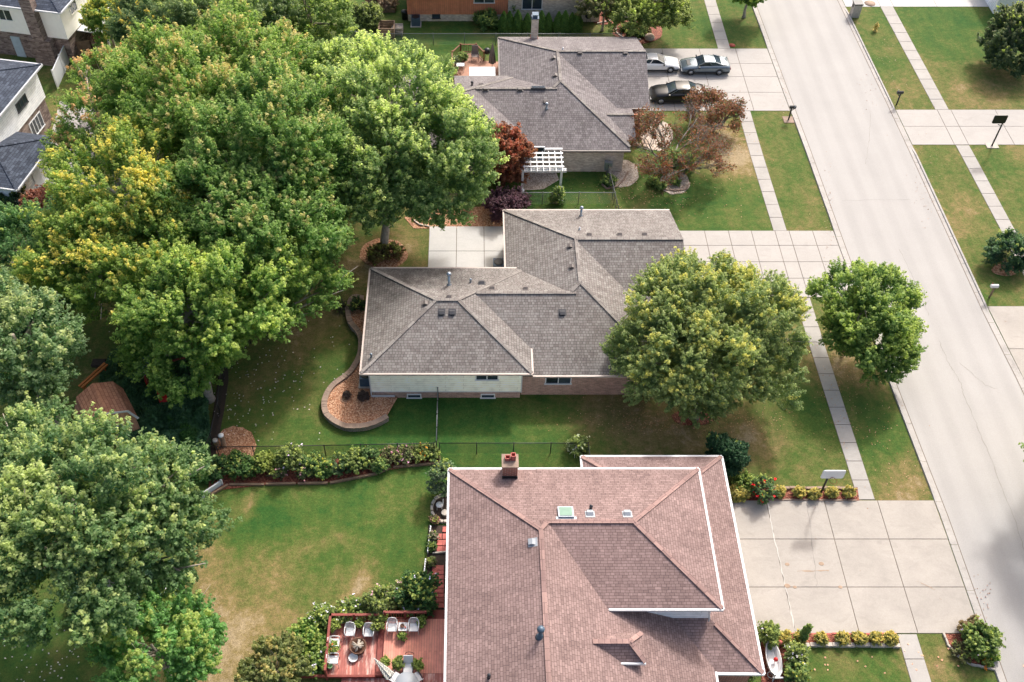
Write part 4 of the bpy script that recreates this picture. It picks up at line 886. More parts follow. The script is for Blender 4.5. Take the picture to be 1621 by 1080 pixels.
# ---- far brick and orange sided house
yw=88.58; hf=thing('brick_house','long brick house with orange brown siding cut off by the top edge','house',(2.7,92,0))
mb=MB(); mb.box(-6.3,3.4,yw,98,.75,3.2); mb.build('upper_wall',M['siding_orange'],hf)
mb=MB(); mb.box(-6.25,3.4,yw+.05,98,-.05,.75); mb.box(3.42,12.3,yw-.1,98,-.05,3.2); mb.build('wall',M['brick_pale'],hf)
sf=[Sec(-6.9,12.9,yw-.6,98.6,(3.2,.4),(3.2,.4),(3.2,.4),(3.2,.4))]; build_roof(hf,sf,M['roof_far'],M['cap_mid'])
winpx(hf,751,782,-12,4,yw,2); winpx(hf,828,857,-14,14,yw-.1,2); winpx(hf,685,696,23,28.5,yw+.05,1,frame='dark')
# ---- left houses, turned 12 degrees
def lhouse(name,label,corner,rz,L,W_,roofm,wallm,brickm,ze=5.6,zs=2.6,mm=.3):
    h=thing(name,label,'house',corner,rz)
    s=[Sec(-L,0,0,W_,(ze,mm),(ze,mm),(ze,mm),(ze,mm))]; r=build_roof(h,s,roofm,roofm,local=True)
    mb=MB(); mb.box(-L+.4,-.4,.4,W_-.4,zs,ze-.1); mb.build('upper_wall',wallm,h,local=True)
    mb=MB(); mb.box(-L+.55,-.55,.55,W_-.55,-.05,zs); mb.build('wall',brickm,h,local=True)
    gutter(h,[((-L,-.05,ze),(.05,-.05,ze)),((.05,-.05,ze),(.05,W_,ze)),((-L,W_+.05,ze),(0,W_+.05,ze))],M['gutter_white'],local=True); return h,r
A=Vector((-36.36,80.82,0)); ra=R(-12)
hA,rA=lhouse('stucco_house','cream stucco and brick house with brick chimney, top left corner',A,ra,12,10,M['roof_slate'],M['stucco'],M['brick_dark'])
mb=MB(); mb.box(-3.5,-2.4,-.35,.45,0,7.2); mb.box(-4.0,-1.9,-.30,.55,0,2.6); mb.build('chimney',M['brick_dark'],hA,local=True)
window(hA,Vector((-6.3,.4,4.4)),1.9,1.0,3,0,'stucco',local=True); window(hA,Vector((-.4,2.6,4.6)),1.1,.9,2,R(90),'stucco',local=True)
mb=MB(); mb.box(-6.4,-5.5,.48,.55,0,2.1); mb.build('door',plain('pale_blue_door',srgb(190,206,214)),hA,local=True)
mb=MB(); mb.box(-.5,2.4,2.2,6.5,2.35,2.45); mb.box(2.2,2.35,2.3,2.45,0,2.35); mb.box(2.2,2.35,6.2,6.35,0,2.35); mb.build('porch_cover',M['white'],hA,local=True)
mb=MB(); mb.box(.3,.35,3,6,0,2.1); mb.build('porch_wall',M['railwood'],hA,local=True)
Bc=Vector((-35.81,72.86,0)); rb=R(-11)
hB=thing('white_house','white sided house with dark slate blue roofs at the left edge','house',Bc,rb)
sB=[Sec(-9,0,-12,0,(5.6,.3),(5.6,.3),(5.6,.3),(5.6,.3)),Sec(-6,3.05,-12.1,-5.4,(2.7,.3),(2.7,.3),(2.7,.3),(2.7,.3))]
build_roof(hB,sB,M['roof_slate'],M['roof_slate'],local=True)
mb=MB(); mb.box(-8.6,-.4,-11.6,-.4,2.6,5.5); mb.build('upper_wall',M['siding_white'],hB,local=True)
mb=MB(); mb.box(-8.5,-.5,-11.5,-.5,-.05,2.6); mb.build('wall',M['brick_dark'],hB,local=True)
mb=MB(); mb.box(-5,2.6,-11.7,-5.8,-.05,2.6); ad=mb.build('addition_wall',M['siding_white'],hB,local=True)
gutter(hB,[((.05,-12,5.6),(.05,.05,5.6)),((-9,.05,5.6),(.05,.05,5.6)),((3.1,-12.1,2.7),(3.1,-5.4,2.7)),((-6,-12.15,2.7),(3.1,-12.15,2.7))],M['gutter_white'],local=True)
window(hB,Vector((-.4,-3.6,4.2)),1.5,.7,3,R(90),'dark',local=True); window(hB,Vector((-.5,-2.7,1.4)),1.8,1.3,4,R(90),'white',local=True)
for k in range(3): window(hB,Vector((-.6-k*1.6,-11.7,1.3)),1.4,1.8,1,0,'white',local=True)
mb=MB(); mb.box(2.6,2.66,-9.4,-8.4,0,2.1); mb.box(2.66,3.6,-9.6,-8.2,0,.15); mb.build('door',M['white'],hB,local=True)
mb=MB(); mb.box(-5,-4,-.9,.2,5.4,8); mb.build('chimney',M['brick_dark'],hB,local=True)
mb=MB(); mb.add([tuple(P(*q)+Vector((0,0,.02))) for q in [(78,352),(60,300),(75,235),(95,160),(150,175),(150,330)]][::-1],[(0,1,2,3,4,5)]); mb.build('patio',M['concrete_pale'],kind='structure')
mb=MB(); mb.ball((0,0,.5),.3,12); mb.tube([(0,0,0),(0,0,.3)],.12,8); mb.build('red_kettle_grill',[M['red']],None,origin=(0,0,0)); o=bpy.data.objects['red_kettle_grill']; o.location=P(56,200); tag(o,'red kettle grill on the patio beside the white house','grill')
# white fence by house A
def vinyl(name,label,pts,h,mat,panel=True):
    pts=[P(*q) for q in pts]; t=thing(name,label,'fence',pts[0])
    for a,b in zip(pts,pts[1:]):
        n=max(1,round((b-a).length/2.4)); mb=MB()
        mb.bar(a+Vector((0,0,h/2)),b+Vector((0,0,h/2)),.05,h-.1); mb.bar(a+Vector((0,0,h-.03)),b+Vector((0,0,h-.03)),.09,.08); mb.build('panel',mat,t)
        for i in range(n+1):
            q=a.lerp(b,i/n); mb=MB(); mb.box(q.x-.06,q.x+.06,q.y-.06,q.y+.06,0,h+.08); mb.lathe([(.09,h+.08),(.005,h+.2)],(q.x,q.y,0),4); mb.build('post',mat,t)
    return t
vinyl('vinyl_fence','white vinyl privacy fence running from the stucco house toward the maples',[(113,92),(92,140)],1.8,M['white'])
vinyl('board_fence','weathered brown board fence behind the white fence',[(118,92),(150,88),(215,112)],1.6,M['timber'])
print('houses done')
# ------------------------------------------------------------------ fences
def linkfence(name,label,pts,h,post,rail,link,step=2.6,closed=False,lbl=None):
    pts=[Vector((p[0],p[1],0)) for p in pts]; t=thing(name,label,'fence',pts[0])
    rm=MB(); lm=MB(); seen=[]
    for a,b in zip(pts,pts[1:]):
        n=max(1,round((b-a).length/step))
        rm.tube([a+Vector((0,0,h)),b+Vector((0,0,h))],.028,6); 
        lm.poly([a+Vector((0,0,.04)),b+Vector((0,0,.04)),b+Vector((0,0,h)),a+Vector((0,0,h))])
        for i in range(n+1):
            q=a.lerp(b,i/n)
            if any((q-s).length<.1 for s in seen): continue
            seen.append(q); mb=MB(); mb.tube([q,q+Vector((0,0,h+.04))],.035,6); mb.ball(q+Vector((0,0,h+.05)),.045,6); mb.build('post',M[post],t)
    rm.build('top_rail',M[rail],t); lm.build('wire_mesh',M[link],t); return t
yF=37.55
linkfence('chain_link_fence','black chain link fence between the flower border and the middle lawn',[(-16.2,37.3),(-9.4,37.42),(-2.45,37.6)],1.2,'black','black','link_black')
linkfence('chain_link_fence','black chain link fence in front of the red roofed house, up to the hydrangea',[(-2.1,37.6),(7.35,37.6),(7.4,36.0)],1.2,'black','black','link_black')
linkfence('chain_link_fence','black chain link fence and gate running from the flower border up to the cream siding',[(-2.3,37.7),(-2.3,42.0)],1.25,'black','grey_metal','link_black',1.2)
q=[P(355,600),P(349,655),P(338,705),P(322,745)]; linkfence('chain_link_fence','black chain link fence along the dark soil strip by the ground cover',[(-15.6,47.0)]+[(v.x,v.y) for v in q],1.2,'black','black','link_black',2.2)
linkfence('chain_link_fence','grey chain link fence behind the grey roof and the wooden deck',[(-9.6,84.5),(14,84.5)],1.2,'grey_metal','grey_metal','link_grey',3.0)
linkfence('chain_link_fence','grey chain link fence behind the middle house by the pergola',[(-3,61.8),(11.3,61.8)],1.2,'grey_metal','grey_metal','link_grey',3.0)
linkfence('chain_link_fence','dark fence running from the grey chain link up to the pale brick wall',[(11.4,59.3),(11.0,65.4)],1.3,'grey_metal','dark','link_black',1.6)
linkfence('chain_link_fence','grey chain link fence running behind the weathered compost bin',[(-9.8,84.5),(-17,86.5)],1.2,'grey_metal','grey_metal','link_grey',3.0)
linkfence('chain_link_fence','pale fence rail half hidden by the young tree at the bottom left',[(P(271,938).x,P(271,938).y),(P(255,1000).x,P(255,1000).y)],1.1,'grey_metal','white','link_grey',1.6)
bed([(360,575),(362,600),(355,650),(345,700),(330,765),(318,760),(330,700),(338,650),(345,600),(350,570)],M['soil'],.03,'soil_strip')
# border soil + timbers
bed([(330,778),(332,742),(420,732),(520,728),(690,712),(697,722),(697,733),(610,745),(520,764),(420,768)],M['mulch_red'],.04)
def timbers(name,label,pts,w,h,mat,seglen,cat='edging',z0=0):
    pts=[P(*q) for q in pts]; mb=MB()
    for a,b in zip(pts,pts[1:]):
        n=max(1,round((b-a).length/seglen))
        for i in range(n):
            p=a.lerp(b,(i+.03)/n); q=a.lerp(b,(i+.97)/n); dzz=random.uniform(-.015,.015); off=Vector((random.uniform(-.02,.02),random.uniform(-.02,.02),z0+h/2+dzz)); mb.bar(p+off,q+off,w,h)
    o=mb.build(name,mat,None,origin=pts[0]); return tag(o,label,cat)
timbers('timber_edging','weathered timber edging along the foot of the flower border',[(333,785),(362,768),(420,768),(520,766),(600,750),(620,741),(697,734)],.14,.16,M['timber'],2.2)
timbers('timber_edging','short upright timber end at the right of the flower border',[(697,734),(696,724)],.14,.18,M['timber'],1)
timbers('stone_edging','brown brick edging at the back of the hoop bed',[(1213,774),(1355,775)],.16,.2,M['coping'],.35)
timbers('stone_edging','low red brick edging along the front of the hoop bed',[(1210,792),(1356,793)],.1,.09,M['coping'],.3)
bed([(1190,772),(1357,772),(1360,793),(1160,793)],M['mulch_red'],.05)
bed([(1205,1003),(1419,1003),(1424,1022),(1205,1022)],M['mulch_red'],.05)
timbers('stone_edging','pale block edging below the row of golden shrubs at the bottom',[(1245,1022),(1424,1023)],.22,.2,M['paleblock'],.42)
timbers('stone_edging','thin red edging between lower driveway and golden shrubs',[(1215,1004),(1419,1004)],.08,.08,M['terracotta'],.6)
# corner bed
bed([(1493,1004),(1500,1020),(1515,1038),(1535,1052),(1574,1060),(1566,1030),(1548,1004)],M['mulch_red'],.05)
timbers('stone_edging','scalloped pale edging round the curved red mulch bed at the kerb',[(1493,1004),(1499,1020),(1515,1038),(1537,1053),(1574,1061)],.1,.14,M['paleblock'],.25)
timbers('stone_edging','curved white edging round the red mulch bed at the top edge',[(976,40),(975,52),(985,60),(1000,64),(1015,63)],.1,.12,M['paleblock'],.4)
timbers('stone_edging','curved white edging below the upper red mulch bed',[(945,38),(965,34),(977,26),(976,14),(968,4)],.1,.12,M['paleblock'],.4)
timbers('stone_edging','dark stone edging round the oval stone bed under the half bare tree',[(1043,290),(1050,300),(1068,303),(1085,301),(1092,290)],.12,.12,M['coping'],.4)
timbers('stone_edging','curved edging of the pale stone bed by the utility meter',[(953,292),(960,300),(975,297),(988,285),(994,272)],.12,.12,M['coping'],.4)
timbers('stone_edging','white edging along the mulch by the patio',[(655,350),(663,356),(680,360)],.1,.12,M['paleblock'],.5)
# curved retaining wall
wp=[(575,470),(560,468),(551,480),(549.5,492),(553,509),(567,527),(570,546),(566,566),(551,589),(527,607),(514.5,625.6),(512,644),(519,659),(543,673.5),(569,675),(592,670),(614,659)]
top=.45
wpt=[P(x,y,top) for x,y in wp]
def catm(pts,n):
    out=[]
    for i in range(len(pts)-1):
        p0=pts[max(i-1,0)];p1=pts[i];p2=pts[i+1];p3=pts[min(i+2,len(pts)-1)]
        for k in range(n):
            t=k/n; out.append(.5*((2*p1)+(p2-p0)*t+(2*p0-5*p1+4*p2-p3)*t*t+(3*p1-p0-3*p2+p3)*t**3))
    out.append(pts[-1]); return out
cw=catm(wpt,6); W=thing('retaining_wall','curved stone block wall holding the mulch bed by the cream siding','wall',(wpt[8].x,wpt[8].y,0))
mb=MB(); mc=MB(); inner=[]
for i in range(len(cw)-1):
    a=cw[i];b=cw[i+1]; t=(b-a).normalized(); n=Vector((-t.y,t.x,0)) # inner side is left walking down/around
    if i==0: inner.append(a+n*.15)
    inner.append(b+n*.15)
    a2=a.lerp(b,.03); b2=a.lerp(b,.97); j=random.uniform(-.015,.02)
    mc.bar(a2+n*.06+Vector((0,0,-.04+j)),b2+n*.06+Vector((0,0,-.04+j)),.38,.09)
    for r in range(2):
        mb.bar(a2+n*.06+Vector((0,0,-top+.1+.18*r)),b2+n*.06+Vector((0,0,-top+.1+.18*r)),.28+random.uniform(0,.05),.17)
mb.build('stone_course',M['stone'],W); mc.build('coping',M['coping'],W)
ins=[(v.x,v.y) for v in inner]; mb=MB(); poly=ins+[(-5.0,42.0),(-6.7,42.0),(-6.7,51)]; 
mb.add([(x,y,.30) for x,y in poly],[tuple(range(len(poly)))]); mb.build('mulch_bed',M['mulch'],kind='structure')
for i,(x,y,lb) in enumerate([(549,628,'left dried brown clump in the curved mulch bed'),(576,629,'larger dried brown clump near the air conditioner')]):
    shrub('dried_plant',lb,'plant',x,y,5+2*i,.3,pal=((.05,.035,.025),(.10,.075,.05),(.1,.08,.05)),leaf=.14,rc=.1,z=.3,tipp=0)
shrub('garden_shrub','low dark bushes in the upper loop of the curved wall','shrub',567,488,10,.6,pal=((.03,.05,.02),(.07,.09,.04),G1),leaf=.14,rc=.2,z=.3)
shrub('garden_shrub','leafless brown shrub on the lawn left of the curved wall','shrub',540,490,9,.6,pal=((.05,.05,.03),(.10,.09,.05),G1),leaf=.1,rc=.2,dens=.4)
# AC units
def acunit(label,p,s=.8,mat='blueac',h=.85):
    t=thing('air_conditioner',label,'air conditioner',p)
    mb=MB(); mb.box(-s/2,s/2,-s/2,s/2,.06,h); 
    for k in range(8): mb.box(-s/2-.012,s/2+.012,-s/2-.012,s/2+.012,.12+k*h/10,.12+k*h/10+.03)
    mb.build('cabinet',M[mat],t,local=True)
    mb=MB(); mb.lathe([(s*.46,h),(s*.46,h+.03),(s*.40,h+.035),(.05,h+.02)],(0,0,0),20); mb.build('fan_grille',M['black'],t,local=True)
    mb=MB(); mb.box(-s*.65,s*.65,-s*.65,s*.65,0,.06); mb.build('pad',M['paleblock'],t,local=True)
acunit('grey air conditioner on the mulch at the corner of the cream siding',P(581,610)+Vector((0,0,.3)))
acunit('blue grey air conditioner against the far brick wall',P(658.5,39))
acunit('air conditioner on the patio beside the taupe roof eave',Vector((1.95,54.3,.04)))
mb=MB(); mb.cbox((0,0,.45),(.6,.5,.9)); mb.cbox((0,0,.93),(.66,.56,.08)); mb.tube([(-.3,-.3,.1),(.3,-.3,.1)],.08,8); mb.build('patio_grill',M['black'],None,origin=(0,0,0)); o=bpy.data.objects['patio_grill']; o.location=Vector((2.0,53.0,.04)); tag(o,'black covered grill on the patio by the roof eave','grill')
# utility pedestals
for i,(x,y,lb) in enumerate([(355,706,'taller white utility pedestal in the mulch circle'),(345,710,'shorter beige utility pedestal left of the white one')]):
    p=P(x,y); hh=1.2-.25*i; mb=MB(); mb.lathe([(.17,0),(.17,hh-.08),(.185,hh-.08),(.185,hh-.02),(.11,hh+.03),(.005,hh+.05)],(0,0,0),12)
    o=mb.build('utility_pedestal',M['plastic'] if i==0 else M['paleblock'],None,origin=(0,0,0)); o.location=p; tag(o,lb,'utility box','pedestals at the mulch circle')
print('fences done')
# ------------------------------------------------------------------ shed
sp=P(188,688); rzS=R(32); sh=thing('garden_shed','brown barn style shed with gambrel roof and white trim under the trees','shed',(-22.9,38.5,0),rzS)
gam=[(-1.25,0),(-1.25,1.55),(-.95,2.35),(0,2.85),(.95,2.35),(1.25,1.55),(1.25,0)]
mb=MB(); 
for y in (0,2.7): mb.add([(x,y,z) for x,z in gam],[(0,1,2,3,4,5,6)] if y else [(6,5,4,3,2,1,0)])
mb.add([(-1.25,0,0),(-1.25,2.7,0),(-1.25,2.7,1.55),(-1.25,0,1.55)],[(0,1,2,3)][::1]); mb.add([(1.25,0,0),(1.25,2.7,0),(1.25,2.7,1.55),(1.25,0,1.55)],[(3,2,1,0)]); mb.build('wall',M['shedbrown'],sh,local=True)
mb=MB(); g2=[(-1.36,1.48),(-1.0,2.42),(0,2.94),(1.0,2.42),(1.36,1.48)]
for (a,b),(c,d) in zip(g2,g2[1:]): mb.add([(a,-.12,b),(c,-.12,d),(c,2.82,d),(a,2.82,b),(a,-.12,b-.06),(c,-.12,d-.06),(c,2.82,d-.06),(a,2.82,b-.06)],[(0,1,2,3),(7,6,5,4),(0,4,5,1),(3,2,6,7)])
mb.build('roof',M['shedroof'],sh,local=True)
mb=MB()
for (a,b),(c,d) in zip(g2,g2[1:]): mb.bar((a,-.14,b-.05),(c,-.14,d-.05),.04,.12)
mb.build('trim',M['white'],sh,local=True); window(sh,Vector((.25,0,1.15)),.35,.5,1,0,local=True)
mb=MB(); mb.cbox((-.75,-.03,2.0),(.25,.05,.2)); mb.build('gable_vent',M['dark'],sh,local=True)
sh.scale=(1.2,.95,1.12)
# lumber, stump, play set
mb=MB(); a=P(127,613,.8); b=P(168,576,.8); n=(b-a).normalized().cross(Vector((0,0,1)))
for k in (-.12,.12): mb.bar(a+n*k,b+n*k,.14,.09)
for f in (.12,.88):
    q=a.lerp(b,f); 
    for k in (-.25,.25): mb.bar(q+n*.0,Vector((q.x+n.x*k,q.y+n.y*k,0)),.07)
tag(mb.build('plank_bench',M['orange'],None,origin=(a.x,a.y,0)),'orange brown planks laid across trestles near the shed','bench')
mb=MB(); a=P(163,577); mb.box(a.x-.7,a.x+.2,a.y-.3,a.y+.3,0,.25); tag(mb.build('planter_box',M['soil'],None,origin=a),'dark low planter box behind the orange planks','planter')
mb=MB(); a=P(178,640); mb.lathe([(.3,0),(.24,.2),(.22,.7),(.21,.72)],a,10); tag(mb.build('tree_stump',M['bark'],None,origin=a),'cut tree stump with pale top behind the shed','stump')
mb=MB(); a=P(198,618);b=P(211,606); mb.tube([a+Vector((0,0,.15)),b+Vector((0,0,.15))],.15,8); tag(mb.build('fallen_log',M['bark'],None,origin=a),'short grey log lying in the undergrowth','log')
timbers('timber_edging','long weathered timber beside the play set',[(208,633),(262,603)],.18,.2,M['timber'],8)
ps=thing('play_set','wooden swing set with navy canopy and red slide under the maple','play set',P(255,610),R(20))
mb=MB()
for x in (-.7,.7):
    for y in (-.7,.7): mb.bar((x,y,0),(x,y,2.3),.1)
mb.box(-.75,.75,-.75,.75,1.1,1.2); mb.bar((.7,0,2.1),(3.2,0,2.1),.1); mb.bar((3.2,0,2.1),(3.4,.8,0),.08); mb.bar((3.2,0,2.1),(3.4,-.8,0),.08); mb.build('frame',M['redwood'],ps,local=True)
mb=MB(); mb.add([(-.85,-.85,2.3),(.85,-.85,2.3),(.85,.85,2.3),(-.85,.85,2.3),(0,-.85,2.95),(0,.85,2.95)],[(0,4,5,3),(1,2,5,4),(0,1,4),(2,3,5)]); mb.build('canopy',M['bluetarp'],ps,local=True)
mb=MB()
for k in range(7): f=k/6; g=(k+1)/6; mb.cbox((.0,-.8-2.0*f,1.15*(1-f)**1.2+.08),(.55,.42,.05),rx=.5*(1-f)+.05)
mb.build('slide',M['red'],ps,local=True)
mb=MB(); mb.box(-.8,-.74,-.8,.8,1.2,1.7); mb.box(-.8,.8,.74,.8,1.2,1.7); mb.build('side_panel',M['red'],ps,local=True)
mb=MB(); 
for y in(-.2,.2): mb.tube([(2,y,2.1),(2,y,.5)],.012,4)
mb.box(1.9,2.1,-.25,.25,.46,.5); mb.build('swing',M['black'],ps,local=True)
mb=MB(); a=P(279,598); mb.lathe([(.16,.0),(.22,.3),(.24,.32)],a,10); tag(mb.build('toy_bucket',M['red'],None,origin=a),'orange red bucket beside the play set','bucket')
vinyl('garden_fence','small white wire fence at the left end of the flower border',[(322,788),(352,768)],.5,M['white'])
# ------------------------------------------------------------------ street furniture
def hoop(label,px,py,hgt,bx,by,board,boardw,rim=True,pad=False,sgn=1):
    b=P(px,py); t=thing('basketball_hoop',label,'basketball hoop',b)
    top=P(bx,by,hgt); d=Vector((top.x-b.x,top.y-b.y,0))
    mb=MB(); mb.tube([(0,0,0),(0,0,hgt-.6)],[.07,.06],10); mb.tube([(0,0,hgt-.7),d+Vector((0,0,hgt-.25))-d*.15],.045,8); mb.tube([(0,0,hgt-1.1),d+Vector((0,0,hgt-.6))-d*.15],.035,8); mb.build('pole',M['black'],t,local=True)
    mb=MB(); w,h=boardw,.8; 
    n=16; pts=[]
    for sx,sy in ((1,1),(-1,1),(-1,-1),(1,-1)):
        for k in range(4):
            a={(1,1):0,(-1,1):90,(-1,-1):180,(1,-1):270}[(sx,sy)]+k*30; pts.append((sx*(w/2-.12)+.12*math.cos(R(a)),sy*(h/2-.12)+.12*math.sin(R(a))))
    front=-1*sgn
    mb.add([(d.x+x,d.y+front*.03,hgt+y) for x,y in pts]+[(d.x+x,d.y-front*.03,hgt+y) for x,y in pts],[tuple(range(16)),tuple(range(31,15,-1))]+[(i,(i+1)%16,16+(i+1)%16,16+i) for i in range(16)])
    mb.build('backboard',M[board],t,local=True)
    if rim:
        mb=MB(); c=Vector((d.x,d.y+front*.28,hgt-.28)); mb.tube([c+Vector((.23*math.cos(k*math.pi/10),.23*math.sin(k*math.pi/10),0)) for k in range(21)],.014,6); mb.bar(c-Vector((0,front*.23,0)),(d.x,d.y,hgt-.28),.12,.03); mb.build('rim',M['signred'],t,local=True)
    if pad: mb=MB(); mb.box(-.5,.5,-.35,.35,-.02,.05); mb.build('pad',M['paleblock'],t,local=True)
    return t
hoop('black pole basketball hoop with white backboard over the lower driveway',1297,785,3.35,1319,751,'white',1.35)
hoop('black basketball hoop with dark fan backboard at the right hand driveway',1570,231,3.2,1583,189,'black',1.1,True,True,-1)
def mailbox(label,px,py,h=1.1,box='black',post='black',pad=False,ang=0,paper=None):
    t=thing('mailbox',label,'mailbox',P(px,py),ang)
    mb=MB(); mb.box(-.05,.05,-.05,.05,0,h); mb.bar((0,0,h-.3),(.3,0,h-.02),.05); mb.build('post',M[post],t,local=True)
    mb=MB(); prof=[(-.11,0),(-.11,.14),(-.085,.2),(0,.24),(.085,.2),(.11,.14),(.11,0)]
    mb.add([(-.2,y,h+z) for y,z in prof]+[(.34,y,h+z) for y,z in prof],[tuple(range(7))[::-1],tuple(range(7,14))]+[(i,(i+1)%7,7+(i+1)%7,7+i) for i in range(7)]); bx=mb.build('box',M[box],t,local=True)
    mb=MB(); mb.box(.2,.24,-.13,-.115,h+.1,h+.3); mb.build('flag',M['red'] if box!='black' else M['white'],bx,local=True)
    if paper: mb=MB(); mb.box(-.04,.04,-.07,-.052,.3,.85); mb.build('number_plate',M['white'],t,local=True)
    if pad: mb=MB(); mb.box(-.45,.45,-.45,.45,-.02,.05); mb.build('pad',M['terracotta'] if False else M['coping'],t,local=True)
mailbox('black mailbox on a paver pad between the upper driveway and the street',1248,190,1.25,pad=True)
mailbox('black mailbox with white number strip at the far kerb of the street',1419,166,1.2,ang=R(180),paper=True)
mailbox('pale mailbox on a weathered wooden post by the round bush',1566,471,1.1,'plastic','timber',ang=R(180))
mb=MB(); mb.box(-.38,.38,-.38,.38,0,1.35); t=thing('mailbox','tall grey block mailbox pillar beside the white driveway','mailbox',P(1352,25)); mb.build('pillar',M['paleblock'],t,local=True); mb=MB(); mb.box(-.44,.44,-.44,.44,1.35,1.47); mb.build('cap',M['dark'],t,local=True); mb=MB(); mb.box(-.42,-.38,-.12,.12,.95,1.2); mb.build('door',M['black'],t,local=True)
hy=thing('fire_hydrant','yellow fire hydrant on the grass beyond the street','fire hydrant',P(1385,49)); mb=MB(); mb.lathe([(.22,0),(.22,.06),(.14,.08),(.14,.62),(.19,.64),(.19,.7),(.13,.78),(.04,.88),(.04,.95),(.005,.96)],(0,0,0),14); mb.build('barrel',M['yellow'],hy,local=True)
for s in (-1,1):
    mb=MB(); mb.tube([(s*.1,0,.45),(s*.28,0,.45)],.075,10); mb.build('nozzle',M['yellow'],hy,local=True)
mb=MB(); mb.tube([(0,-.1,.4),(0,-.3,.4)],.1,10); mb.build('nozzle',M['yellow'],hy,local=True)
mb=MB(); a=P(1159,72); mb.lathe([(.3,0),(.3,.03),(.02,.035)],a,14); tag(mb.build('manhole_cover',M['signred'],None,origin=a),'small round rusty utility cover in the verge by the upper driveway','utility cover')
mb=MB(); a=P(1377,6); mb.lathe([(.55,.036),(.55,.04),(.01,.041)],a,20); mb.build('concrete_stain',M['coping'],kind='structure')
# hydrangea stand
mb=MB(); a=P(909,719); 
for k in range(4): an=k*1.57; mb.tube([(a.x,a.y,.6),(a.x+.3*math.cos(an),a.y+.3*math.sin(an),0)],.02,5)
mb.lathe([(.2,.6),(.26,.8),(.24,.82)],a,12); tag(mb.build('plant_stand',M['plastic'],None,origin=a),'white wire plant stand under the hydrangea','plant stand')
# ------------------------------------------------------------------ pergola
c=P(823.5,270,2.4); d=P(897,270,2.4); pg=thing('pergola','white slatted pergola against the pale brick wall','pergola',((c.x+d.x)/2,c.y,0))
for x in (P(826,304).x,P(886,304).x):
    mb=MB(); y=c.y+.1; mb.box(x-.09,x+.09,y-.09,y+.09,0,2.35); mb.box(x-.16,x+.16,y-.16,y+.16,0,.2); mb.build('post',M['white'],pg)
mb=MB(); mb.box(c.x,d.x,c.y-.03,c.y+.03,2.22,2.44); mb.box(c.x,d.x,c.y+.17,c.y+.23,2.22,2.44); mb.build('beam',M['white'],pg)
for k in range(7):
    mb=MB(); x=c.x+.35+k*(d.x-c.x-.7)/6; mb.box(x-.025,x+.025,c.y-.3,65.3,2.44,2.58); mb.build('rafter',M['white'],pg)
for k in range(6):
    mb=MB(); y=c.y+.25+k*.56; mb.box(c.x+.1,d.x-.2,y-.09,y+.09,2.58,2.61); mb.build('slat',M['white'],pg)
mb=MB(); a=P(826,304); a=Vector((a.x-.02,a.y-.9,0)); mb.tube([a,a+Vector((0,0,.7))],.07,8); mb.lathe([(.16,.7),(.16,.95),(.2,.95),(.02,1.15)],a,4,smooth=False); tag(mb.build('bird_feeder',M['plastic'],None,origin=a),'white birdhouse on a short post at the left foot of the pergola','bird house')
mb=MB(); mb.poly([tuple(P(*q)+Vector((0,0,.02))) for q in [(826,302),(826,272),(880,272),(885,285),(860,300)]]); mb.build('worn_ground',M['gravelly'],kind='structure')
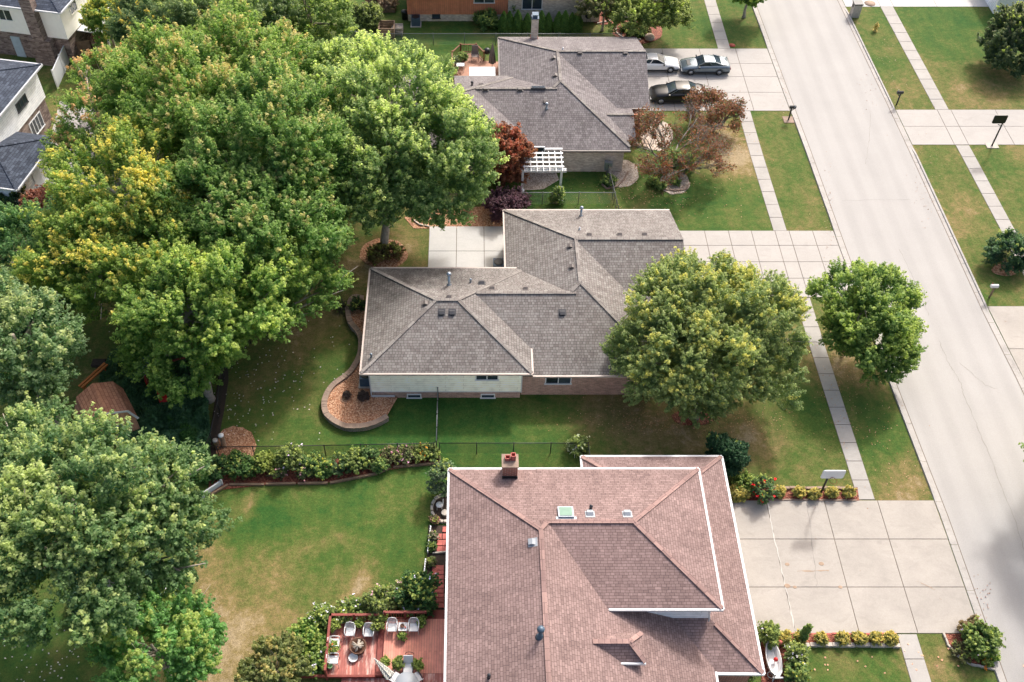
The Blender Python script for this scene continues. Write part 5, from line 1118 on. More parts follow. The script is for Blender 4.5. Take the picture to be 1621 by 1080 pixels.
# ------------------------------------------------------------------ cars
def car(label,p,rz,L,W_,prof,roof,hw,paintm,glass,wheels,wr=.32,group=None,extra=None):
    """prof: side stations (x, z_shoulder, z_top, halfwidth factor); roof: (x0,x1,x2,x3,z,zb) base front, top front, top rear, base rear"""
    t=thing('parked_car',label,'car',p,rz,group); mb=MB(); st=[]
    for (x,zs,zt,wf) in prof:
        w=W_/2*wf; st.append([(x,-w*.93,.2),(x,-w,.38),(x,-w*.99,zs-.08),(x,-w*.93,zs),(x,-w*.55,zt),(x,0,zt+.012),(x,w*.55,zt),(x,w*.93,zs),(x,w*.99,zs-.08),(x,w,.38),(x,w*.93,.2)])
    vs=[q for s in st for q in s]; n=11; fs=[(i*n+k,(i+1)*n+k,(i+1)*n+k+1,i*n+k+1) for i in range(len(st)-1) for k in range(n-1)]
    fs+=[((i+1)*n,i*n,i*n+n-1,(i+1)*n+n-1) for i in range(len(st)-1)]
    fs+=[tuple(range(n)),tuple(range((len(st)-1)*n+n-1,(len(st)-1)*n-1,-1))]
    mb.add(vs,[f[::-1] for f in fs],True); body=mb.build('body',paintm,t,local=True)
    x0,x1,x2,x3,z,zb=roof; w0=W_/2*.86; w1=W_/2*hw; 
    mb=MB(); B=[(x0,-w0*.9,zb),(x3,-w0*.88,zb),(x3,w0*.88,zb),(x0,w0*.9,zb)]; m0=(x1+x2)/2; 
    mid=[(x1-.0,-w1,z-.03),(x2,-w1*.96,z-.03),(x2,w1*.96,z-.03),(x1,w1,z-.03)]
    mb.add(B+mid,[(0,1,5,4),(1,2,6,5),(2,3,7,6),(3,0,4,7)]); gl=mb.build('windows',glass,t,local=True)
    mb=MB(); rp=[]
    for f in (0,.33,.66,1):
        x=x1+(x2-x1)*f; zz=z+.03*math.sin(f*math.pi); rp.append([(x,-w1*(1-.04*f)-.01,zz-.045),(x,-w1*.75,zz),(x,0,zz+.02),(x,w1*.75,zz),(x,w1*(1-.04*f)+.01,zz-.045)])
    vs=[q for s in rp for q in s]; fs=[(i*5+k,(i+1)*5+k,(i+1)*5+k+1,i*5+k+1) for i in range(3) for k in range(4)]
    mb.add(vs,[f if (x2-x1)<0 else f[::-1] for f in fs],True)
    for s in (-1,1):
        mb.bar((x0,s*w0*.9,zb),(x1,s*w1,z-.03),.06,.04); mb.bar((x3,s*w0*.88,zb),(x2,s*w1*.96,z-.03),.1,.05); xm=(x0+x3)/2-.1*(1 if x0>x3 else -1); mb.bar((xm,s*w0*.92,zb),((x1+x2)/2,s*w1,z-.03),.07,.05)
    mb.build('roof',paintm,t,local=True)
    for i,wx in enumerate(wheels):
        for s in (-1,1):
            y=s*(W_/2-.09); mb=MB(); mb.xf=Matrix.Translation((wx,y,wr))@Matrix.Rotation(R(90),4,'X')
            mb.lathe([(wr*.62,-.11),(wr*.95,-.11),(wr,-.07),(wr,.07),(wr*.95,.11),(wr*.62,.11)],(0,0,0),20); wh=mb.build('wheel',M['tyre'],t,local=True)
            mb=MB(); mb.xf=Matrix.Translation((wx,y,wr))@Matrix.Rotation(R(90),4,'X'); mb.lathe([(wr*.63,-.118),(wr*.55,-.10),(wr*.2,-.125),(.01,-.125)][::1],(0,0,0),16); mb.lathe([(.01,.125),(wr*.2,.125),(wr*.55,.10),(wr*.63,.118)],(0,0,0),16); mb.build('rim',M['rim'],wh,local=True)
            mb=MB(); mb.xf=Matrix.Translation((wx,s*(W_/2-.02),wr))@Matrix.Rotation(R(90),4,'X'); mb.tube([(math.cos(a)*(wr+.05),math.sin(a)*(wr+.05),0) for a in [k*math.pi/8 for k in range(9)]],.03,5); mb.build('wheel_arch',M['car_trim'],t,local=True)
    fx=prof[0][0]; rx=prof[-1][0]
    for s in (-1,1):
        mb=MB(); mb.cbox((fx+(-.02 if fx>rx else .02),s*W_*.33,prof[0][1]-.08),(.1,.36,.1)); mb.build('headlight',M['plastic'],t,local=True)
        mb=MB(); mb.cbox((rx,s*W_*.33,prof[-1][1]-.1),(.08,.42,.12)); mb.build('tail_light',M['signred'],t,local=True)
        mb=MB(); mb.cbox((x0+(-.15 if x0>x3 else .15),s*(W_/2+.03),zb+.02),(.12,.18,.12)); mb.build('mirror',M['car_trim'] if paintm!=M['car_black'] else paintm,t,local=True)
    mb=MB(); mb.box(min(fx,rx)+.1,max(fx,rx)-.1,-W_/2-.012,W_/2+.012,.24,.36); mb.build('side_skirt',M['car_trim'],t,local=True)
    if extra: extra(t)
    return t
# low grey blue wedge coupe, nose to the left
def ex1(t):
    mb=MB(); mb.box(-1.7,-1.15,-.42,.42,.79,.80); mb.build('hood_panel',M['car_trim'],t,local=True)
    for s in (-1,1): mb=MB(); mb.cbox((1.15,s*.885,.62),(.55,.03,.2)); mb.build('side_intake',M['car_trim'],t,local=True)
    mb=MB(); mb.add([(1.05,-.62,1.02),(1.95,-.7,.90),(1.95,.7,.90),(1.05,.62,1.02)],[(0,1,2,3)]); mb.build('rear_deck',M['car_silver'],t,local=True)
ccx=(P(1077,118).x+P(1155,118).x)/2
car('grey blue wedge shaped coupe parked nose to nose with the white sports car',Vector((ccx,P(1117,112).y+.1,.035)),0,4.5,1.86,
  [(-2.22,.50,.54,.80),(-2.1,.58,.64,.93),(-1.6,.70,.76,.98),(-.9,.80,.86,1.0),(0,.84,.88,1.0),(1.0,.86,.92,1.0),(1.8,.86,.92,.98),(2.1,.82,.88,.95),(2.2,.70,.74,.88)],
  (-.85,-.2,.75,1.75,1.22,.84),.66,M['car_silver'],M['glass'],(-1.38,1.2),.31,extra=ex1)
def ex2(t):
    for s in (-1,1): mb=MB(); mb.box(-.75,-.0,s*.32-.2,s*.32+.2,1.255,1.262) ; mb.build('roof_panel',M['glass'],t,local=True)
    mb=MB(); mb.add([(.72,-.66,.9),(.72,.66,.9),(.2,.55,1.17),(.2,-.55,1.17)],[(0,1,2,3)]); mb.build('sunshade',M['foil'],t,local=True)
ccx=P(1074,112).x-2.2
car('white sports car with blue sunshade half hidden by the garage roof',Vector((ccx,P(1050,108).y,.035)),0,4.35,1.72,
  [(2.17,.52,.55,.82),(2.05,.60,.66,.93),(1.5,.72,.80,.98),(.8,.82,.88,1.0),(0,.86,.9,1.0),(-1.0,.88,.92,1.0),(-1.8,.88,.94,.98),(-2.1,.80,.86,.93),(-2.17,.66,.7,.86)],
  (.85,.15,-.8,-1.8,1.26,.86),.66,M['car_white'],M['glass'],(1.35,-1.15),.31,extra=ex2)
def ex3(t):
    for s in (-1,1): mb=MB(); mb.tube([(-.75,s*.80,.98),(-.1,s*.66,1.38),(.8,s*.64,1.38),(1.6,s*.72,1.03)],.014,5); mb.build('chrome_trim',M['steel'],t,local=True)
ccx=(P(1028,155).x+P(1112,155).x)/2
car('black sedan behind the half bare tree on the upper driveway',Vector((ccx,P(1070,158).y+.15,.035)),0,4.85,1.86,
  [(-2.42,.56,.62,.80),(-2.25,.70,.78,.93),(-1.7,.86,.94,.99),(-.9,.94,1.02,1.0),(0,.96,1.02,1.0),(1.2,.98,1.04,1.0),(1.9,1.0,1.08,.98),(2.3,.92,1.02,.93),(2.42,.75,.8,.86)],
  (-1.0,-.25,.95,1.8,1.44,.97),.68,M['car_black'],M['glass'],(-1.5,1.42),.34,extra=ex3)
# ------------------------------------------------------------------ half bare tree
def bare(label,px,py,h,spread,seed,leafreg):
    rd=random.Random(seed); b=P(px,py); t=thing('serviceberry_tree',label,'tree',b); mb=MB(); tips=[]
    def br(p,d,L,r,lv):
        e=p+d*L; m=p.lerp(e,.5)+Vector((rd.uniform(-1,1),rd.uniform(-1,1),rd.uniform(-.5,1)))*L*.07
        mb.tube([p,m,e],[r,r*.8,r*.55],5)
        if lv==0 or r<.007: tips.append((e,m)); return
        for k in range(3 if lv>1 else 4):
            nd=(d+Vector((rd.uniform(-1,1),rd.uniform(-1,1),rd.uniform(-.35,.5)))*.75).normalized(); br(p.lerp(e,rd.uniform(.55,1)),nd,L*rd.uniform(.6,.85),r*.58,lv-1)
    for k in range(6):
        a=k*1.05+rd.uniform(-.3,.3); br(Vector((0,0,0)),Vector((math.cos(a)*spread,math.sin(a)*spread,1.0)).normalized(),h*.38,.11,5)
    mb.build('trunk',M['twig'],t,local=True)
    rg=np.random.default_rng(seed); C=[];
    for e,m in tips:
        w=P0=e+b; 
        g=leafreg(P0)
        if rd.random()<g:
            C.append(np.array(m)+rg.normal(0,.16,(9,3))); 
    C=np.concatenate(C); n=len(C); global rng; rng=rg; k=rg.uniform(0,1,(n,1)); gr=(rg.uniform(0,1,n)<.18)[:,None]
    col=np.array((.12,.055,.025))*(1-k)+np.array((.27,.125,.05))*k; col=np.where(gr,np.array((.08,.12,.03)),col)
    mkobj('crown',leafmesh('crown',C,unit(rg.normal(0,.6,(n,3))+np.array([0,0,.7])),.17,col),t,(0,0,0))
bare('spreading half bare tree with rusty leaves before the grey house',1062,268,5.6,1.25,4,lambda p:.42 if (p.x<14.5 or p.y<68.0) else .08)
bare('smaller rusty leaved tree by the sidewalk and upper driveway',1128,205,3.4,1.0,9,lambda p:.45)
# ------------------------------------------------------------------ red deck
zL=.45; zU=.75
dk=thing('wooden_deck','red stained two level deck with worn lower boards at the bottom of the photo','deck',P(620,1040))
LDa=P(521,984,zL); LDb=P(595,1072,zL); xl0=P(521,1030,zL).x; xl1=P(597,1030,zL).x; y0=P(560,1071,zL).y; y1=P(560,984,zL).y
mb=MB(); mb.box(xl0,xl1,y0,y1,zL-.15,zL); mb.build('lower_floor',M['deck_worn'],dk)
xu0=P(607,1030,zU).x; xu1=-1.05; yu1=P(640,980,zU).y; 
mb=MB(); mb.box(xl1+.02,xu0,y0,y1,zL-.15,zL+.15); mb.build('step',M['redwood'],dk)
yb=P(640,1066,zU).y
mb=MB(); mb.box(xu0,xu1,yb,yu1,zU-.15,zU); mb.build('upper_floor',M['deck'],dk)
mb=MB(); mb.box(xu0+1.8,xu1,yb-4,yb-.01,zU-.15,zU-.005); mb.box(xl0+.8,xu0+1.78,y0-3,y0-.02,.1,.28); mb.build('side_floor',M['deck_worn'],dk)
xs0=P(676,975,zU).x; mb=MB()
for k in range(3): mb.box(xs0,xu1-.1,yu1+.02+k*.28,yu1+.28+k*.28,.0,zU-.18-k*.2)
mb.build('stairs',M['redwood'],dk)
def rail(a,b,h,z,n,cap=.14):
    a=Vector((a[0],a[1],z));b=Vector((b[0],b[1],z)); mb=MB(); mb.bar(a+Vector((0,0,h)),b+Vector((0,0,h)),cap,.04); mb.bar(a+Vector((0,0,h-.12)),b+Vector((0,0,h-.12)),.04,.09); mb.bar(a+Vector((0,0,.12)),b+Vector((0,0,.12)),.04,.09)
    k=int((b-a).length/.14)
    for i in range(k): q=a.lerp(b,(i+.5)/k); mb.bar(q+Vector((0,0,.12)),q+Vector((0,0,h-.1)),.035)
    mb.build('railing',M['redwood'],dk)
    for i in range(n+1): q=a.lerp(b,i/n); mb=MB(); mb.box(q.x-.05,q.x+.05,q.y-.05,q.y+.05,0,z+h+.08); mb.build('rail_post',M['redwood'],dk)
rail((xl0,y1),(xl1,y1),.85,zL,2); rail((xl0,y0),(xl0,y1),.85,zL,2); rail((xu0,yu1),(xs0-.05,yu1),.85,zU,2); rail((xs0-.05,yu1),(xs0-.05,yu1+.7),.85,zU-.2,1); rail((xu1-.05,yu1-.2),(xu1-.05,yu1+.8),.85,zU-.2,1)
mb=MB(); mb.bar((xl0-1.4,y0,zL),(xl1,y0,zL),.12,.2); mb.build('front_beam',M['redwood'],dk)
# red tile path
mb=MB(); rd=random.Random(3)
for k in range(9):
    for j in range(2):
        p=P(689+j*9,900+k*7.3); mb.cbox((p.x,p.y,.05),(.34,.34,.06),rz=rd.uniform(-.05,.05))
for (x,y) in [(705,839),(695,850),(705,850),(696,860),(705,860),(696,870),(705,870)]:
    p=P(x,y); mb.cbox((p.x,p.y,.05),(.33,.36,.06),rz=rd.uniform(-.05,.05))
mb.build('tile_path',M['terracotta'],kind='structure')
bed([(678,832),(712,832),(710,985),(672,985)],M['soil'],.02,'soil_strip')
def picket(label,pts,h):
    pts=[P(*q) for q in pts]; t=thing('picket_edging',label,'edging',pts[0]); mb=MB()
    for a,b in zip(pts,pts[1:]):
        n=round((b-a).length/.16)
        for i in range(n): q=a.lerp(b,(i+.5)/n); mb.cbox((q.x,q.y,h/2),(.05,.11,h+random.uniform(-.02,.02)))
    mb.build('pickets',M['white'],t)
    mb=MB()
    for a,b in zip(pts,pts[1:]): mb.bar(a+Vector((0,0,h*.7)),b+Vector((0,0,h*.7)),.07,.06)
    mb.build('rail',M['white'],t)
picket('white picket edging along the tile path, upper run',[(682,836),(677,878)],.35); picket('white picket edging along the tile path, lower run',[(674,888),(671,915)],.35)
timbers('timber_edging','pale board crossing the path bed below the picket edging',[(684,877),(707,875)],.08,.15,M['paleblock'],3)
# planter ring
mb=MB(); a=P(703,806); 
for k in range(14): an=k*2*math.pi/14; mb.cbox((a.x+.75*math.cos(an),a.y+.95*math.sin(an),.1),(.3,.16,.2),rz=an+1.57)
tag(mb.build('stone_ring',M['paleblock'],None,origin=a),'ring of pale stones round the planting bed under the roof corner','edging'); 
bedp(ell(703,806,17,20),M['soil'],.05,name='soil_strip')
# white ornate chair by planter
def wirechair(label,p,rz):
    t=thing('garden_chair',label,'chair',p,rz); mb=MB(); mb.lathe([(.22,.42),(.22,.45),(.01,.455)],(0,0,0),14); mb.build('seat',M['plastic'],t,local=True)
    for k in range(4): a=.785+k*1.57; mb=MB(); mb.tube([(.18*math.cos(a),.18*math.sin(a),.43),(.24*math.cos(a),.24*math.sin(a),0)],.014,5); mb.build('leg',M['plastic'],t,local=True)
    mb=MB()
    for k in range(5): f=(k-2)/2; mb.tube([(f*.2,.2,.44),(f*.14,.24,.9-.06*f*f)],.012,5)
    mb.tube([(math.sin(a)*.22,.22,.62+.3*math.cos(a)) for a in [(-1.6+k*.4) for k in range(9)]],.015,5); mb.build('backrest',M['plastic'],t,local=True)
wirechair('small white ornate chair beside the silvery bush',P(696,805),R(180)+R(90))
mb=MB(); a=P(704,815); mb.lathe([(.15,0),(.2,.25),(.22,.27),(.17,.27)],a,14); tag(mb.build('plant_pot',M['paleblock'],None,origin=a),'round white pot inside the stone ring','plant pot')
# plastic arm chairs
def armchair(label,p,rz):
    t=thing('plastic_chair',label,'chair',p,rz,'plastic armchairs on the red deck')
    mb=MB(); mb.box(-.23,.23,-.24,.2,.40,.43); mb.box(-.23,.23,-.26,-.22,.36,.43); mb.build('seat',M['plastic'],t,local=True)
    mb=MB()
    for k in range(7): x=-.21+.07*k; mb.bar((x*.95,.19,.42),(x,.30,.84-.9*x*x),.035,.02)
    mb.tube([(-.25,.2,.45),(-.25,.28,.7),(-.17,.32,.84),(0,.33,.88),(.17,.32,.84),(.25,.28,.7),(.25,.2,.45)],.022,6); mb.build('backrest',M['plastic'],t,local=True)
    for s in (-1,1):
        mb=MB(); mb.tube([(s*.26,.26,.64),(s*.29,.05,.645),(s*.28,-.22,.63),(s*.27,-.26,.6)],.028,6); mb.build('armrest',M['plastic'],t,local=True)
        mb=MB(); mb.tube([(s*.27,-.26,.62),(s*.25,-.25,.42),(s*.28,-.30,0)],[.03,.028,.02],6); mb.build('leg',M['plastic'],t,local=True)
        mb=MB(); mb.tube([(s*.24,.22,.45),(s*.27,.32,0)],[.028,.02],6); mb.build('leg',M['plastic'],t,local=True)
    return t
ac=armchair('left white plastic armchair of the pair against the top railing of the worn lower deck',P(554.5,1001,zL+.3)*1.0,0); ac.location.z=zL
for (x,y,rz,z,lb) in [(584,1002,0,zL,'right white plastic armchair of the pair against the top railing of the worn lower deck'),(530,1019,R(90),zL,'white plastic armchair facing right above the red flowers'),(528,1046,R(90),zL,'white plastic armchair facing right next to the pale green pot'),
   (621,994,0,zU,'white plastic armchair left of the small table on the upper deck'),(655,994,0,zU,'white plastic armchair right of the small table on the upper deck')]:
    q=P(x,y,z+.3); q.z=z; dup(ac,q,rz,lb)
# side table with pots
t=thing('side_table','small white side table between two plastic chairs on the upper deck','table',Vector((P(638,994,zU+.3).x,P(638,994,zU+.3).y,zU)))
mb=MB(); mb.box(-.25,.25,-.25,.25,.42,.46); mb.build('table_top',M['plastic'],t,local=True)
for sx in(-1,1):
    for sy in(-1,1): mb=MB(); mb.box(sx*.21-.02,sx*.21+.02,sy*.21-.02,sy*.21+.02,0,.42); mb.build('leg',M['plastic'],t,local=True)
mb=MB(); a=t.location+Vector((-.03,.0,.46)); mb.lathe([(.08,0),(.12,.1),(.13,.1),(.1,.08)],a,12); tag(mb.build('bowl',M['pot'],None,origin=a),'bowl of food on the small white table','bowl')
mb=MB(); a=t.location+Vector((.14,-.08,.46)); mb.lathe([(.04,0),(.045,.1),(.01,.105)],a,10); tag(mb.build('cup',M['red'],None,origin=a),'red cup on the small white table','cup')
# fire pit
a=P(567,1027,zL); a.z=zL; t=thing('fire_pit','round dark fire pit filled with wood on the lower deck','fire pit',a)
mb=MB(); mb.lathe([(.40,.0),(.46,.3),(.50,.38),(.44,.38),(.36,.2),(.01,.18)],(0,0,0),18); mb.build('bowl',M['pot'],t,local=True)
mb=MB(); rd=random.Random(8)
for k in range(9): an=rd.uniform(0,6.28); mb.tube([(math.cos(an)*.34,math.sin(an)*.34,.34+rd.uniform(0,.12)),(-math.cos(an)*.25,-math.sin(an)*.3,.36+rd.uniform(0,.15))],.045,6)
mb.build('firewood',M['bark'],t,local=True)
a=P(559.5,1043,zL); a.z=zL; mb=MB(); mb.lathe([(.12,0),(.24,.16),(.27,.17),(.22,.13),(.01,.06)],a,18); tag(mb.build('bowl',M['plastic'],None,origin=a),'white enamel bowl in front of the fire pit','bowl')
def pot(label,px,py,z,r,h,mat,rp,pal,fl=None):
    q=P(px,py,z); t=thing('potted_plant',label,'potted plant',q)
    mb=MB(); mb.lathe([(r*.7,0),(r,h*.95),(r*1.08,h),(r*.9,h),(r*.85,h*.9),(.01,h*.9)],(0,0,0),14); mb.build('pot',M[mat],t,local=True)
    C,N,K,BC,lf=crown([(0,0,h+rp*.6,rp,rp*.7)],leaf=.09,rc=.10,per=10,pal=pal,tipc=YG,tipp=.2,bough=.45,low=-.3,seed=int(px)); 
    if fl: rg=np.random.default_rng(3); ii=rg.choice(len(C),24); C=np.concatenate([C,C[ii]+np.array([0,0,.06])]); N=np.concatenate([N,N[ii]]); K=np.concatenate([K,np.tile(np.array(fl),(24,1))])
    mkobj('foliage',leafmesh('foliage',C,N,lf,K),t,(0,0,0))
LG=((.08,.16,.02),(.22,.3,.05),YG)
pot('lime leaved plant in a pale pot at the upper left corner of the deck',531,995,zL,.16,.3,'plastic',.3,LG)
pot('yellow leaved potted plant between the two lower deck chairs',569,993,zL,.14,.25,'pot',.22,LG)
pot('grassy potted plant beside the step of the two deck levels',598,994,zL,.18,.3,'pot',.36,((.06,.1,.03),(.16,.2,.06),YG))
pot('small green plant before the little white table',637,1011,zU,.12,.12,'pot',.2,(G1,G2,YG))
pot('green plant in a pot right of the upper deck chairs',668,988,zU,.18,.25,'plastic',.26,(G1,G2,YG))
pot('yellow green plant in a pot near the top right of the deck rail',606,981,zU,.12,.2,'pot',.2,LG)
pot('bushy plant with red flowers in the box between the two left chairs',529,1032,zL,.2,.3,'redwood',.3,(G1,G2,YG),(.85,.06,.02))
pot('potted plant left of the dining table',632,1056,zU,.16,.25,'pot',.3,((.05,.1,.03),(.12,.2,.05),YG))
pot('yellow green potted plant right of the dining table',662,1058,zU,.16,.25,'pot',.28,LG)
pot('small lime plant behind the striped umbrella',611,1053,zU,.12,.2,'pot',.24,LG)
pot('potted plants in the shade under the lower roof eave',1180,1070,0,.2,.3,'pot',.4,((.05,.1,.03),(.12,.2,.05),YG),(.85,.6,.1))
a=P(523,1058,zL); a.z=zL; mb=MB(); mb.lathe([(.1,0),(.15,.32),(.16,.34),(.12,.34),(.11,.2)],a,14); tag(mb.build('plant_pot',M['pot_green'],None,origin=a),'pale green glazed pot at the lower left of the deck','plant pot')
# striped umbrella folded, leaning
a=P(592,1042,zU+1.4); b=P(618,1071,zU+.9); t=thing('patio_umbrella','folded grey and cream striped umbrella leaning over the deck step','umbrella',(b.x,b.y,zU))
mb=MB(); N_=14; prev=None
for i,f in enumerate([0,.12,.4,.75,1.0]):
    r=[.01,.06,.15,.25,.30][i]; c=a.lerp(b,f); ring=[]
    ax=(b-a).normalized(); u=ax.cross(Vector((0,0,1))).normalized(); v=ax.cross(u)
    for k in range(N_): rr=r*(1 if k%2 else .72); an=2*math.pi*k/N_; ring.append(c+(u*math.cos(an)+v*math.sin(an)*.7)*rr)
    base_i=len(mb.v); mb.v+=ring
    if prev is not None:
        for k in range(N_): mb.f.append([prev+k,prev+(k+1)%N_,base_i+(k+1)%N_,base_i+k]); mb.m.append(0); mb.sm.append(False)
    prev=base_i
mb.build('canopy',M['stripe'],t); mb=MB(); mb.tube([a,b,b+(b-a)*.3,(b.x+.1,b.y,zU)],.025,6); mb.build('pole',M['plastic'],t)
# dining set at bottom
q=P(644,1076,zU+.7); t=thing('dining_table','glass topped white patio table cut off by the bottom edge','table',(q.x,q.y-.2,zU)); mb=MB(); mb.lathe([(.62,.68),(.64,.70),(.62,.72),(.01,.725)],(0,0,0),24); mb.build('table_top',M['vent_grey'],t,local=True)
for k in range(4): mb=MB(); an=.785+k*1.57; mb.tube([(.4*math.cos(an),.4*math.sin(an),.69),(.5*math.cos(an),.5*math.sin(an),0)],.025,6); mb.build('leg',M['plastic'],t,local=True)
def slingchair(label,px,py,rz,mat='plastic'):
    q=P(px,py,zU+.5); t=thing('sling_chair',label,'chair',(q.x,q.y,zU),rz)
    mb=MB(); mb.box(-.25,.25,-.25,.25,.42,.45); mb.build('seat',M[mat],t,local=True); mb=MB(); mb.add([(-.25,.24,.45),(.25,.24,.45),(.25,.46,.98),(-.25,.46,.98),(-.25,.27,.44),(.25,.27,.44),(.25,.49,.97),(-.25,.49,.97)],[(0,1,2,3),(7,6,5,4),(3,2,6,7),(0,3,7,4),(1,5,6,2)]); mb.build('backrest',M[mat],t,local=True)
    for s in(-1,1):
        for y in(-1,1): mb=MB(); mb.tube([(s*.26,y*.24,.6 if y<0 else .45),(s*.28,y*.27,0)],.02,5); mb.build('leg',M['dark'],t,local=True)
        mb=MB(); mb.tube([(s*.27,-.26,.62),(s*.27,.3,.64)],.025,5); mb.build('armrest',M['dark'],t,local=True)
slingchair('white sling chair at the left of the glass table',628,1072,R(150)); slingchair('white sling chair at the right of the glass table',658,1072,R(210)); slingchair('white sling chair at the top of the glass table',646,1057,0)
t=thing('wire_chair','round backed black wire chair behind the white dining chairs','chair',(P(648,1044,zU+.4).x,P(648,1044,zU+.4).y,zU)); mb=MB(); mb.tube([(.25*math.cos(k*.3142),.25*math.sin(k*.3142),.46) for k in range(21)],.014,5); mb.tube([(-.25,0,.46),(.25,0,.46)],.01,5); mb.tube([(0,-.25,.46),(0,.25,.46)],.01,5); mb.build('seat',M['black'],t,local=True)
for k in range(4): an=.785+1.57*k; mb=MB(); mb.tube([(.2*math.cos(an),.2*math.sin(an),.46),(.24*math.cos(an),.24*math.sin(an),0)],.012,5); mb.build('leg',M['black'],t,local=True)
mb=MB(); mb.tube([(.25*math.cos(a),.24,.46+.35*math.sin(a)) for a in [k*math.pi/8 for k in range(9)]],.014,5); mb.build('backrest',M['black'],t,local=True)
# cinder blocks left of deck
mb=MB(); 
for k in range(4): p=P(483,992+k*6); mb.cbox((p.x,p.y,.1),(.2,.38,.2)); 
tag(mb.build('cinder_blocks',M['paleblock'],None,origin=P(483,1000)),'short stack row of pale cinder blocks left of the deck','blocks')
mb=MB(); a=P(500,981);b=P(487,984); mb.bar(a+Vector((0,0,.15)),b+Vector((0,0,.15)),.15,.25); tag(mb.build('trough_planter',M['plastic'],None,origin=a),'white trough planter at the upper left of the deck bushes','planter')
t=thing('patio_umbrella','folded pale blue umbrella in the olive shrub at the bottom edge','umbrella',P(438,1075)); mb=MB(); mb.lathe([(.16,1.1),(.12,1.5),(.05,1.9),(.01,2.0)],(0,0,0),10); mb.build('canopy',M['vent_grey'],t,local=True); mb=MB(); mb.tube([(0,0,0),(0,0,1.2)],.02,6); mb.build('pole',M['plastic'],t,local=True)
# tub planter (white boat shaped) near the lower right corner of the red roof
a=P(1222,1048); t=thing('planter_tub','long white tub shaped planter stand at the corner of the red roof','planter',a)
mb=MB(); prof=[]; n=16
def ring(s,z): return [(.42*s*math.cos(2*math.pi*k/n)*(1 if abs(math.sin(2*math.pi*k/n))<.9 else .7),1.15*s*math.sin(2*math.pi*k/n),z) for k in range(n)]
vs=ring(.8,.05)+ring(1,.5)+ring(.9,.5)+ring(.72,.2); fs=[(r*n+k,r*n+(k+1)%n,(r+1)*n+(k+1)%n,(r+1)*n+k) for r in range(3) for k in range(n)]+[tuple(3*n+k for k in range(n))]
mb.add(vs,fs,True); mb.build('tub',M['plastic'],t,local=True)
for s in(-1,1): mb=MB(); mb.cbox((0,s*1.12,0.51),(.55,.08,.1)); mb.bar((-.2,s*1.1,0),(-.2,s*1.1,.9),.06); mb.build('end_frame',M['plastic'],t,local=True)
for i,(x,y,m_,lb) in enumerate([(1228,1044,'red','small red ornament on the rim of the white tub'),(1220,1069,'dark','round dark wheel ornament below the white tub'),(1235,1017,'terracotta','pink garden ornament above the white tub')]):
    p=P(x,y,.5); mb=MB(); mb.ball(p,.13,8) if i!=1 else mb.tube([p+Vector((.18*math.cos(k*.628),.18*math.sin(k*.628),0)) for k in range(11)],.03,5)
    mb.tube([p,(p.x,p.y,0)],.02,5); tag(mb.build('garden_ornament',M[m_],None,origin=(p.x,p.y,0)),lb,'ornament')
shrub('tall_spike_plant','single tall green spike plant in the lower golden shrub bed','plant',1267,1016,4,1.9,pal=((.04,.12,.03),(.09,.2,.05),YG),leaf=.14,rc=.12,up=2)
mb=MB(); mb.box(12.7,13.9,20.2,21.6,0,.45); mb.box(12.7,13.9,20.2,20.4,.45,.9); tag(mb.build('porch_bench',M['bluetarp'],None,origin=(13.3,21,0)),'blue cushioned bench under the lower right roof eave','bench')
mb=MB(); mb.poly([(12.6,20,.02),(15.0,20,.02),(15.0,25.3,.02),(12.6,25.3,.02)]); mb.build('porch_floor',M['concrete'],kind='structure')
timbers('stone_edging','narrow concrete strip beside the flowers at the bottom right',[(1262,1024),(1266,1080)],.25,.06,M['walk'],1.2)
bed([(1205,1022),(1262,1024),(1266,1085),(1205,1085)],M['mulch_red'],.03)
# ------------------------------------------------------------------ far wooden deck
zD=.6; fd=thing('wooden_deck','tan wooden deck with brown railing beside the grey roof','deck',P(750,118))
dp=[P(*q,zD) for q in [(716,118),(716,96),(729,84),(754,84),(766,96),(790,98),(790,135),(728,135)]]
mb=MB(); mb.prism([(p.x,p.y) for p in dp][::-1],.4,zD); mb.build('floor',M['deck_far'],fd)
ring_=[dp[7],dp[0],dp[1],dp[2],dp[3],dp[4]]
for a,b in zip(ring_,ring_[1:]):
    mb=MB(); mb.bar(a+Vector((0,0,.9)),b+Vector((0,0,.9)),.12,.05); mb.bar(a+Vector((0,0,.12)),b+Vector((0,0,.12)),.05,.08); k=int((b-a).length/.16)
    for i in range(k): q=a.lerp(b,(i+.5)/k); mb.bar(q+Vector((0,0,.1)),q+Vector((0,0,.88)),.04)
    mb.build('railing',M['railwood'],fd)
for a in ring_: mb=MB(); mb.box(a.x-.07,a.x+.07,a.y-.07,a.y+.07,0,zD+1.02); mb.build('rail_post',M['railwood'],fd)
q=P(752,95,zD); t=thing('deck_chair','taupe high backed chair on the far wooden deck','chair',q,R(180)); 
mb=MB(); mb.box(-.3,.3,-.28,.25,.42,.46); mb.build('seat',M['greycloth'],t,local=True); mb=MB(); mb.add([(-.3,-.28,.46),(.3,-.28,.46),(.3,-.5,1.2),(-.3,-.5,1.2),(-.3,-.32,.46),(.3,-.32,.46),(.3,-.54,1.2),(-.3,-.54,1.2)],[(3,2,1,0),(4,5,6,7),(0,4,7,3),(1,2,6,5),(2,3,7,6)]); mb.build('backrest',M['greycloth'],t,local=True)
for s in(-1,1):
    mb=MB(); mb.tube([(s*.32,-.3,.66),(s*.32,.25,.66)],.03,5); mb.build('armrest',M['dark'],t,local=True)
    for y in(-.28,.25): mb=MB(); mb.tube([(s*.31,y,.66),(s*.31,y*1.1,0)],.02,5); mb.build('leg',M['dark'],t,local=True)
